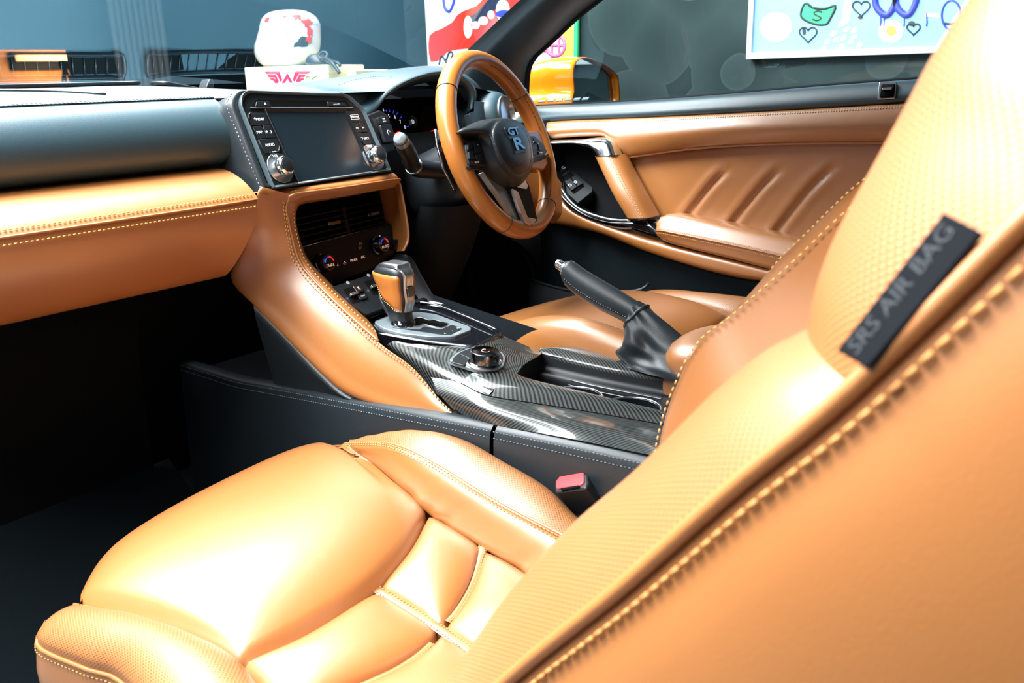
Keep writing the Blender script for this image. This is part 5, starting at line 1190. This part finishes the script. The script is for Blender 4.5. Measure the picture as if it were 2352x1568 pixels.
# ================================================================== showroom
def struct(o): o['kind'] = 'structure'; return o
def wallmat():
    m_, N, L, b = newmat('dark_scalloped_plaster')
    tc = N.new('ShaderNodeTexCoord'); vo_ = N.new('ShaderNodeTexVoronoi'); vo_.inputs['Scale'].default_value = 3.6
    nz = N.new('ShaderNodeTexNoise'); nz.inputs['Scale'].default_value = 3.0; nz.inputs['Detail'].default_value = 6
    L.new(tc.outputs['Object'], vo_.inputs['Vector']); L.new(tc.outputs['Object'], nz.inputs['Vector'])
    # overlapping trowel swirls: rings round scattered centres, broken up by noise
    m1 = N.new('ShaderNodeMath'); m1.operation = 'MULTIPLY_ADD'; m1.inputs[1].default_value = 2.4; L.new(vo_.outputs['Distance'], m1.inputs[0])
    m2 = N.new('ShaderNodeMath'); m2.operation = 'MULTIPLY'; m2.inputs[1].default_value = .55; L.new(nz.outputs['Fac'], m2.inputs[0]); L.new(m2.outputs[0], m1.inputs[2])
    fr_ = N.new('ShaderNodeMath'); fr_.operation = 'FRACT'; L.new(m1.outputs[0], fr_.inputs[0])
    rp = N.new('ShaderNodeValToRGB'); rp.color_ramp.elements[0].color = (.016, .032, .034, 1); rp.color_ramp.elements[1].color = (.040, .066, .068, 1)
    e_ = rp.color_ramp.elements.new(.93); e_.color = (.030, .052, .054, 1); L.new(fr_.outputs[0], rp.inputs[0]); L.new(rp.outputs[0], b.inputs['Base Color'])
    b.inputs['Roughness'].default_value = .55
    return m_
M_['plaster'] = wallmat()
M_['floor'] = plain('polished_concrete', (.10, .11, .12), .35, var=.2)
M_['dwall'] = plain('dark_blue_wall', (.004, .009, .014), .8)
M_['canvas'] = plain('white_canvas', (.66, .68, .66), .6)
M_['sky_blue'] = plain('pale_blue_paint', (.20, .43, .72), .6, var=.10)
M_['red_paint'] = plain('red_paint', (.62, .022, .012), .5, var=.12)
M_['navy'] = plain('navy_paint', (.006, .014, .05), .5)
M_['blue_paint'] = plain('blue_paint', (.03, .05, .55), .5)
M_['green_paint'] = plain('green_paint', (.02, .50, .17), .5, var=.15)
M_['black_paint'] = plain('black_paint', (.012, .02, .024), .6)
M_['yellow'] = plain('yellow_paint', (.90, .72, .06), .5)
M_['cream'] = plain('cream_paint', (.85, .80, .52), .6)
M_['pink'] = plain('magenta_paint', (.62, .12, .28), .5)
M_['emblem'] = plain('crimson_print', (.80, .03, .12), .5)
M_['box'] = plain('pale_board', (.78, .74, .48), .6, var=.06)
M_['helmet'] = plain('white_gloss_shell', (.56, .58, .60), .25, coat=.3)
M_['warm'] = plain('warm_lamp', (.9, .6, .3), .5, emit=(1.0, .52, .18), es=2.2)
M_['warmwall'] = plain('warm_timber_wall', (.42, .20, .07), .6, var=.3)
M_['column'] = plain('ribbed_grey_metal', (.22, .24, .25), .5)
WX = 2.25
struct(box('floor', (-4, -3, -.34), (6.5, 10.0, -.28), M_['floor'], None, 0))
struct(box('wall_right', (WX, -3, -.28), (WX+.1, 3.15, 3.2), M_['plaster'], None, 0))
struct(box('wall_front', (3.02, 7.9, -.28), (6.5, 8.05, 3.2), M_['dwall'], None, 0))
struct(box('wall_front_lintel', (-4, 7.9, 1.16), (3.02, 8.05, 3.2), M_['dwall'], None, 0))
struct(box('wall_right_far', (6.4, 3.0, -.28), (6.5, 7.9, 3.2), M_['dwall'], None, 0))
WF = Frame.axes((WX-.001, 1.5, 1.0), (0, -1, 0), (-1, 0, 0))
def wpx(pts, h=0.0): return WF.LL(pts, h)
# --- pale blue painting in white frame
pa = thing('blue_painting', WF.hit(1950, 60), 'pale blue graffiti painting with hearts and green banknote in thin white frame', 'painting')
x0, y0 = WF.L(1714, 136, .04); x1, y1 = WF.L(2215, 110, .04); y1 = y0+.62; x1 = x0+1.02
ringprism('frame', WF, [(x0, y0), (x1, y0), (x1, y1), (x0, y1)], [(x0+.018, y0+.02), (x1-.018, y0+.02), (x1-.018, y1-.02), (x0+.018, y1-.02)], .0, .045, M_['canvas'], pa, .002)
prism('canvas', WF, [(x0+.015, y0+.015), (x1-.015, y0+.015), (x1-.015, y1-.015), (x0+.015, y1-.015)], .004, .030, M_['sky_blue'], pa, 0, smooth=False)
def blot(name, pts, mat, parent=pa, F=WF, h=.031, d=.0006, sm=0):
    p = F.LL(pts, h)
    if sm: p = [(q.x, q.y) for q in cr([(a, b, 0) for a, b in p], sm, True)]
    return prism(name, F, p, h-.0005, h+d, mat, parent, 0, smooth=False)
def line(name, pts, mat, w=.0035, parent=pa, F=WF, h=.0315, n=30, closed=False):
    return tube(name, cr([F.hit(*q, h) for q in pts], n, closed), w, mat, parent, 5, closed=closed)
def cpx(cx, cy, rx, ry, n=18): return [(cx+rx*cos(2*pi*i/n), cy+ry*sin(2*pi*i/n)) for i in range(n)]
blot('white_glow', cpx(1783, 62, 36, 34), M_['canvas'])
blot('banknote', [(1849, 8), (1868, 18), (1895, 20), (1919, 14), (1906, 44), (1896, 56), (1868, 54), (1840, 38)], M_['green_paint'])
line('banknote_outline', [(1849, 8), (1868, 18), (1895, 20), (1919, 14), (1906, 44), (1896, 56), (1868, 54), (1840, 38)], M_['black_paint'], .004, closed=True, n=40)
line('dollar_mark', [(1888, 28), (1878, 25), (1869, 30), (1877, 36), (1886, 41), (1877, 47), (1866, 44)], M_['black_paint'], .003)
def heart(cx, cy, s, name='heart'):
    pts = [(cx+s*16*sin(t)**3/16, cy-s*(13*cos(t)-5*cos(2*t)-2*cos(3*t)-cos(4*t))/16) for t in [2*pi*i/22 for i in range(22)]]
    line(name, pts, M_['black_paint'], .0028, closed=True, n=50)
heart(1856, 78, 20); heart(1978, 18, 20); heart(2098, 66, 15)
blot('heart_smudge', cpx(1847, 72, 4, 9), M_['black_paint']); blot('heart_smudge', cpx(2094, 54, 8, 6), M_['black_paint']); blot('heart_smudge', cpx(1976, 40, 6, 4), M_['black_paint'])
for px, py in ((1915, 78), (1921, 92), (1900, 97), (1938, 87), (1945, 68), (1963, 70), (1963, 85), (1955, 96), (1934, 108), (1976, 103), (1893, 112)): blot('seed_mark', [(px-8, py+4), (px-3, py-5), (px+7, py-6), (px+4, py+3), (px-4, py+6)], M_['cream'])
blot('fried_egg_white', cpx(2046, 72, 29, 27), M_['canvas']); blot('fried_egg_yolk', cpx(2047, 71, 12, 12), M_['yellow'], h=.0318)
for cx in (2033, 2080): line('blue_loop', [(cx-24, -8), (cx-20, 16), (cx-4, 33), (cx+10, 30), (cx+22, 8), (cx+26, -10)], M_['blue_paint'], .012)
for px in (2022, 2030, 2076, 2128): line('paint_drip', [(px, 30), (px+1, 50), (px, 60)], M_['blue_paint'], .0024, n=6)
blot('white_figure', [(1940, -5), (1957, -5), (1955, 25), (1950, 50), (1938, 60), (1924, 64), (1936, 40)], M_['canvas'])
line('scribble_loop', cpx(2185, 35, 22, 34), M_['blue_paint'], .0032, closed=True, n=40); line('scribble_bar', [(2165, 53), (2185, 55), (2206, 53)], M_['black_paint'], .003)
blot('white_dash', [(2125, 30), (2160, 32), (2160, 40), (2125, 38)], M_['canvas'])
# --- red poster
po2 = thing('red_poster', WF.hit(1130, 60), 'large red, white and navy abstract poster on the wall behind the windscreen pillar', 'poster')
X0, Y0 = WF.L(983, 154, .02); X1, _ = WF.L(1326, 150, .02)
prism('poster_board', WF, [(X0, Y0), (X1, Y0), (X1, Y0+.75), (X0, Y0+.75)], .0, .02, M_['canvas'], po2, .001)
kw = dict(parent=po2, h=.021)
blot('red_field', [(986, 82), (1010, 68), (1040, 50), (1055, 30), (1100, 10), (1125, -20), (1240, -20), (1240, 20), (1150, 90), (1100, 110), (1068, 112), (1030, 118), (1012, 136), (988, 140)], M_['red_paint'], sm=40, **kw)
blot('navy_shape', [(1078, 40), (1095, 28), (1115, 6), (1140, -20), (1175, -20), (1150, 12), (1128, 30), (1112, 40), (1090, 56), (1080, 60)], M_['navy'], parent=po2, h=.0218)
for px, py, rx, ry in ((1075, 62, 10, 26), (1092, 58, 10, 9), (1110, 48, 11, 10), (1128, 34, 8, 10), (1155, 24, 16, 26)): blot('white_shape', cpx(px, py, rx, ry, 14), M_['canvas'], parent=po2, h=.0225)
blot('blue_pool', cpx(1158, 32, 20, 9), M_['blue_paint'], parent=po2, h=.0232)
line('blue_curve', [(1018, -5), (1022, 18), (1032, 26), (1040, 12), (1044, -4)], M_['blue_paint'], .007, parent=po2, h=.022)
line('blue_scribble', [(1008, 148), (1015, 128), (1028, 146), (1040, 124), (1032, 120), (1025, 138)], M_['navy'], .0045, parent=po2, h=.0226)
blot('yellow_corner', [(1285, 70), (1305, 50), (1322, 40), (1322, 140), (1280, 142), (1300, 100)], M_['yellow'], parent=po2, h=.0212)
line('green_edge', [(1324, 30), (1324, 90), (1323, 150)], M_['green_paint'], .013, parent=po2, h=.0215, n=6)
line('magenta_ring', cpx(1276, 104, 22, 24), M_['pink'], .009, parent=po2, h=.022, closed=True, n=40)
for a, b in (((1254, 104), (1300, 104)), ((1268, 82), (1268, 140)), ((1284, 84), (1284, 128)), ((1240, 118), (1256, 116))): line('magenta_bar', [a, b], M_['pink'], .006, parent=po2, h=.0222, n=5)
# --- box and helmet on a plinth
A_ = CAM+ray(567, 212)*3.42; B_ = CAM+ray(757, 212)*3.26; A_.z = B_.z = .66
uu = (B_-A_).normalized(); nn = V((uu.y, -uu.x, 0))
if nn.dot(CAM-A_) < 0: nn = -nn
EF = Frame.axes(A_, uu, nn); bw = (B_-A_).length
vt = EF.L(567, 155)[1]; vt2 = EF.L(755, 148)[1]; tz = .66+(vt+vt2)/2
bx_ = thing('display_box', (A_+B_)/2+nn*-.12, 'pale board box bearing a crimson winged W emblem', 'box')
prism('box_body', EF, [(0, 0), (bw, 0), (bw, tz-.66), (0, tz-.66)], -.24, 0, M_['box'], bx_, .004)
pln = thing('display_plinth', V((A_.x+.2, A_.y, -.28)), 'dark display plinth carrying the pale emblem box beyond the windscreen', 'plinth')
prism('plinth_body', EF, [(-.10, -.94), (bw+.20, -.94), (bw+.20, -.02), (-.10, -.02)], -.42, .08, M_['dull'], pln, .01)
prism('plinth_top', EF, [(-.12, -.02), (bw+.22, -.02), (bw+.22, 0), (-.12, 0)], -.44, .10, M_['gloss'], pln, .004)
def epx(x, y): return (500+x/3.92, y/3.92)
# winged W: a broad stepped wing with two thin slots, mirrored, over a double chevron
def eprism(nm, pts, mat=M_['emblem']): return prism(nm, EF, EF.LL([epx(*q) for q in pts], .001), 0, .002, mat, bx_, 0, smooth=False)
def mir(pts): return [(1256-x, y+(628-x)*-.012) for x, y in pts]
wv = [[(700, 640), (835, 640), (818, 662), (728, 662), (690, 740), (676, 715)], [(733, 672), (812, 672), (796, 693), (745, 693), (716, 752), (705, 728)], [(748, 702), (790, 702), (772, 720), (756, 720), (700, 812), (672, 812), (690, 780)],
      [(628, 655), (676, 740), (690, 765), (676, 795), (628, 705)], [(628, 735), (660, 790), (650, 812), (606, 812), (596, 790)]]
for q in wv[:4]: eprism('emblem_piece', q); eprism('emblem_piece', mir(q))
eprism('emblem_piece', wv[4])
hpts = [epx(*q) for q in ((850, 705), (835, 682), (800, 686), (785, 730), (815, 800), (860, 812), (900, 760), (908, 700), (880, 680))]
M_['faded'] = plain('faded_green', (.50, .78, .42), .6)
tube('green_heart', cr([EF.hit(*q, .001) for q in hpts], 40, True), .004, M_['faded'], bx_, 5, closed=True)
SE = Frame.axes(B_, -nn, uu)
prism('green_smear', SE, [(.03, .03), (.10, .02), (.12, .10), (.05, .14)], 0, .001, M_['faded'], bx_, 0, smooth=False)
sb = thing('small_crate', EF.P(bw+.12, 0, -.16), 'low pale crate half hidden behind the emblem box', 'crate')
ca_ = EF.L(815, 160, -.10); prism('crate_body', EF, [(bw+.012, 0), (ca_[0], 0), (ca_[0], ca_[1]), (bw+.012, ca_[1])], -.34, -.10, M_['box'], sb, .004)
# helmet: plain full-face shell, nose to the left
hm = thing('white_helmet', EF.P(bw*.5, tz-.66, -.12), 'white paint-splashed helmet resting on the pale emblem box', 'helmet')
HD = -.12
lev = [(152, 612, 690, .05), (140, 602, 706, .075), (124, 597, 722, .090), (104, 600, 725, .098), (84, 606, 725, .098), (62, 611, 724, .094), (44, 615, 716, .084), (31, 626, 700, .062), (25, 645, 684, .035), (23, 660, 668, .008)]
def hsp(k, q, e=1.0):
    y, xl, xr, dp = lev[k]; l = EF.L(xl, y, HD); r = EF.L(xr, y, HD); c = (l[0]+r[0])/2; h = (r[0]-l[0])/2*e
    return EF.P(c+h*math.copysign(abs(cos(q))**.85, cos(q)), max(l[1], tz-.66+.002), HD+dp*e*math.copysign(abs(sin(q))**.85, sin(q)))
net('helmet_shell', [[hsp(k, 2*pi*i/20) for i in range(20)] for k in range(len(lev))], 48, 40, M_['helmet'], hm, cu=True)
def hsf(t, q, e=1.012):
    k = min(int(t), len(lev)-2); f = t-k; return hsp(k, q, e).lerp(hsp(k+1, q, e), f)
net('visor', [[hsf(t, pi+a) for a in (-.6, -.3, 0, .3, .6)] for t in (3.7, 4.0, 4.4)], 20, 8, M_['gloss'], hm)
net('brow_band', [[hsf(t, 2*pi*i/20) for i in range(20)] for t in (4.9, 5.1, 5.3)], 40, 6, plain('soft_blue_paint', (.30, .45, .75), .4), hm, cu=True)
random.seed(11)
def splash(nm, t, q, s, mat):
    n_ = 12; rr = [random.uniform(.55, 1.25) for _ in range(n_)]; vs = [hsf(t, q, 1.02)]
    for f in (.35, .7, 1.0): vs += [hsf(t+s*5*f*rr[i]*sin(2*pi*i/n_), q+s*2*f*rr[i]*cos(2*pi*i/n_), 1.02) for i in range(n_)]
    fs = [(0, i+1, (i+1) % n_+1) for i in range(n_)]+[(1+k*n_+i, 1+k*n_+(i+1) % n_, 1+(k+1)*n_+(i+1) % n_, 1+(k+1)*n_+i) for k in range(2) for i in range(n_)]
    mo(nm, vs, fs, mat, hm)
for t, q, s in ((6.3, 1.3, .12), (6.6, 2.0, .10), (5.7, 1.9, .08), (6.0, .7, .12), (5.2, .35, .12), (4.2, .25, .10), (3.4, .3, .09), (6.2, 2.6, .09)): splash('paint_splash', t, q, s, M_['red_paint'])
for t, q, s in ((5.8, 1.5, .10), (5.5, 2.3, .07), (4.3, 1.2, .07)): splash('blue_splash', t, q, s, plain('soft_blue', (.35, .5, .8), .4))
splash('yellow_splash', 2.6, 2.75, .12, M_['yellow']); splash('black_splash', 2.9, .6, .14, M_['black_paint'])
# crumpled mask
rs = thing('rubber_mask', EF.P(bw*.82, tz-.66, -.08), 'crumpled black rubber mask with round eyepiece beside the white helmet', 'mask')
mu_, _v = EF.L(727, 140, -.05)
ctrl = [[EF.P(mu_+r*cos(q)*(1+.15*sin(3*q+k)), tz-.66+.001+h, -.05+r*.8*sin(q)) for q in [2*pi*i/12 for i in range(12)]] for k, (r, h) in enumerate(((.030, 0), (.044, .006), (.040, .026), (.030, .036), (.018, .040), (.004, .041)))]
net('mask_body', ctrl, 30, 18, M_['blk'], rs, cu=True)
ec = EF.hit(742, 127, -.02); tube('eyepiece_ring', [ec+EF.u*.019*cos(q)+EF.v*.012*sin(q)-EF.n*.006*sin(q) for q in [2*pi*i/24 for i in range(24)]], .005, M_['blk'], rs, 7, closed=True)
tube('mask_strap', cr([EF.hit(750, 135, -.02), EF.hit(764, 146, .01), EF.hit(772, 156, .012), EF.hit(780, 168, .012)], 20), .008, M_['blk'], rs, 8, rf=lambda t: .010-.004*t)
tube('mask_strap', cr([EF.hit(755, 140, .0), EF.hit(775, 144, .012), EF.hit(782, 152, .012)], 12), .006, M_['blk'], rs, 7)
# --- warm-lit far room with a tripod, beyond the passenger end of the windscreen
struct(box('wall_far', (-3, 9.7, -.28), (6, 9.8, 1.6), M_['warmwall'], None, 0))
lw_ = ony(138, 140, 9.6)
lp2 = thing('far_room_lamp', lw_, 'wide warm glowing lamp panel in the far room', 'lamp')
box('lamp_panel', (lw_.x-.42, 9.60, lw_.z+.0), (lw_.x+.10, 9.66, lw_.z+.06), M_['warm'], lp2, .004)
box('lamp_backplate', (lw_.x-.45, 9.66, lw_.z-.08), (lw_.x+.41, 9.69, lw_.z+.09), M_['dull'], lp2, .002)
l_ = bpy.data.lights.new('far_room_glow', 'POINT'); l_.energy = 70; l_.color = (1.0, .62, .30); l_.shadow_soft_size = .2
lo_ = bpy.data.objects.new('far_room_glow', l_); COL.objects.link(lo_); lo_.location = (lw_.x, 9.2, lw_.z+.1)
t0 = ony(147, 150, 8.6); M_['brass'] = plain('brass', (.85, .50, .18), .25, metal=1)
tr_ = thing('light_tripod', V((t0.x, t0.y, -.28)), 'slim brass tripod standing in the warm-lit far room', 'tripod')
for px in (143, 153, 168):
    d = ony(px, 200, 8.6)-t0; tube('tripod_leg', [t0, t0+d*((t0.z+.28)/-d.z)], .013, M_['brass'], tr_, 7)
lathe('tripod_head', Frame.axes(t0, (1, 0, 0), (0, 0, 1)), [(.03, -.03), (.05, 0), (.04, .04), (.0001, .045)], M_['dull'], tr_, ns=16)
# ribbed column
cl_ = thing('ribbed_column', (ony(330, 170, 6.5).x, 6.5, -.28), 'pale ribbed column standing beyond the windscreen', 'column')
xa, xb = ony(270, 170, 6.5).x, ony(392, 170, 6.5).x
for k in range(9): 
    x = xa+(xb-xa)*(k+.5)/9; lathe('column_rib', Frame.axes((x, 6.5, -.28), (1, 0, 0), (0, 0, 1)), [((xb-xa)/18, 0), ((xb-xa)/18, 3.4)], M_['column'], cl_, ns=10, angle=60)
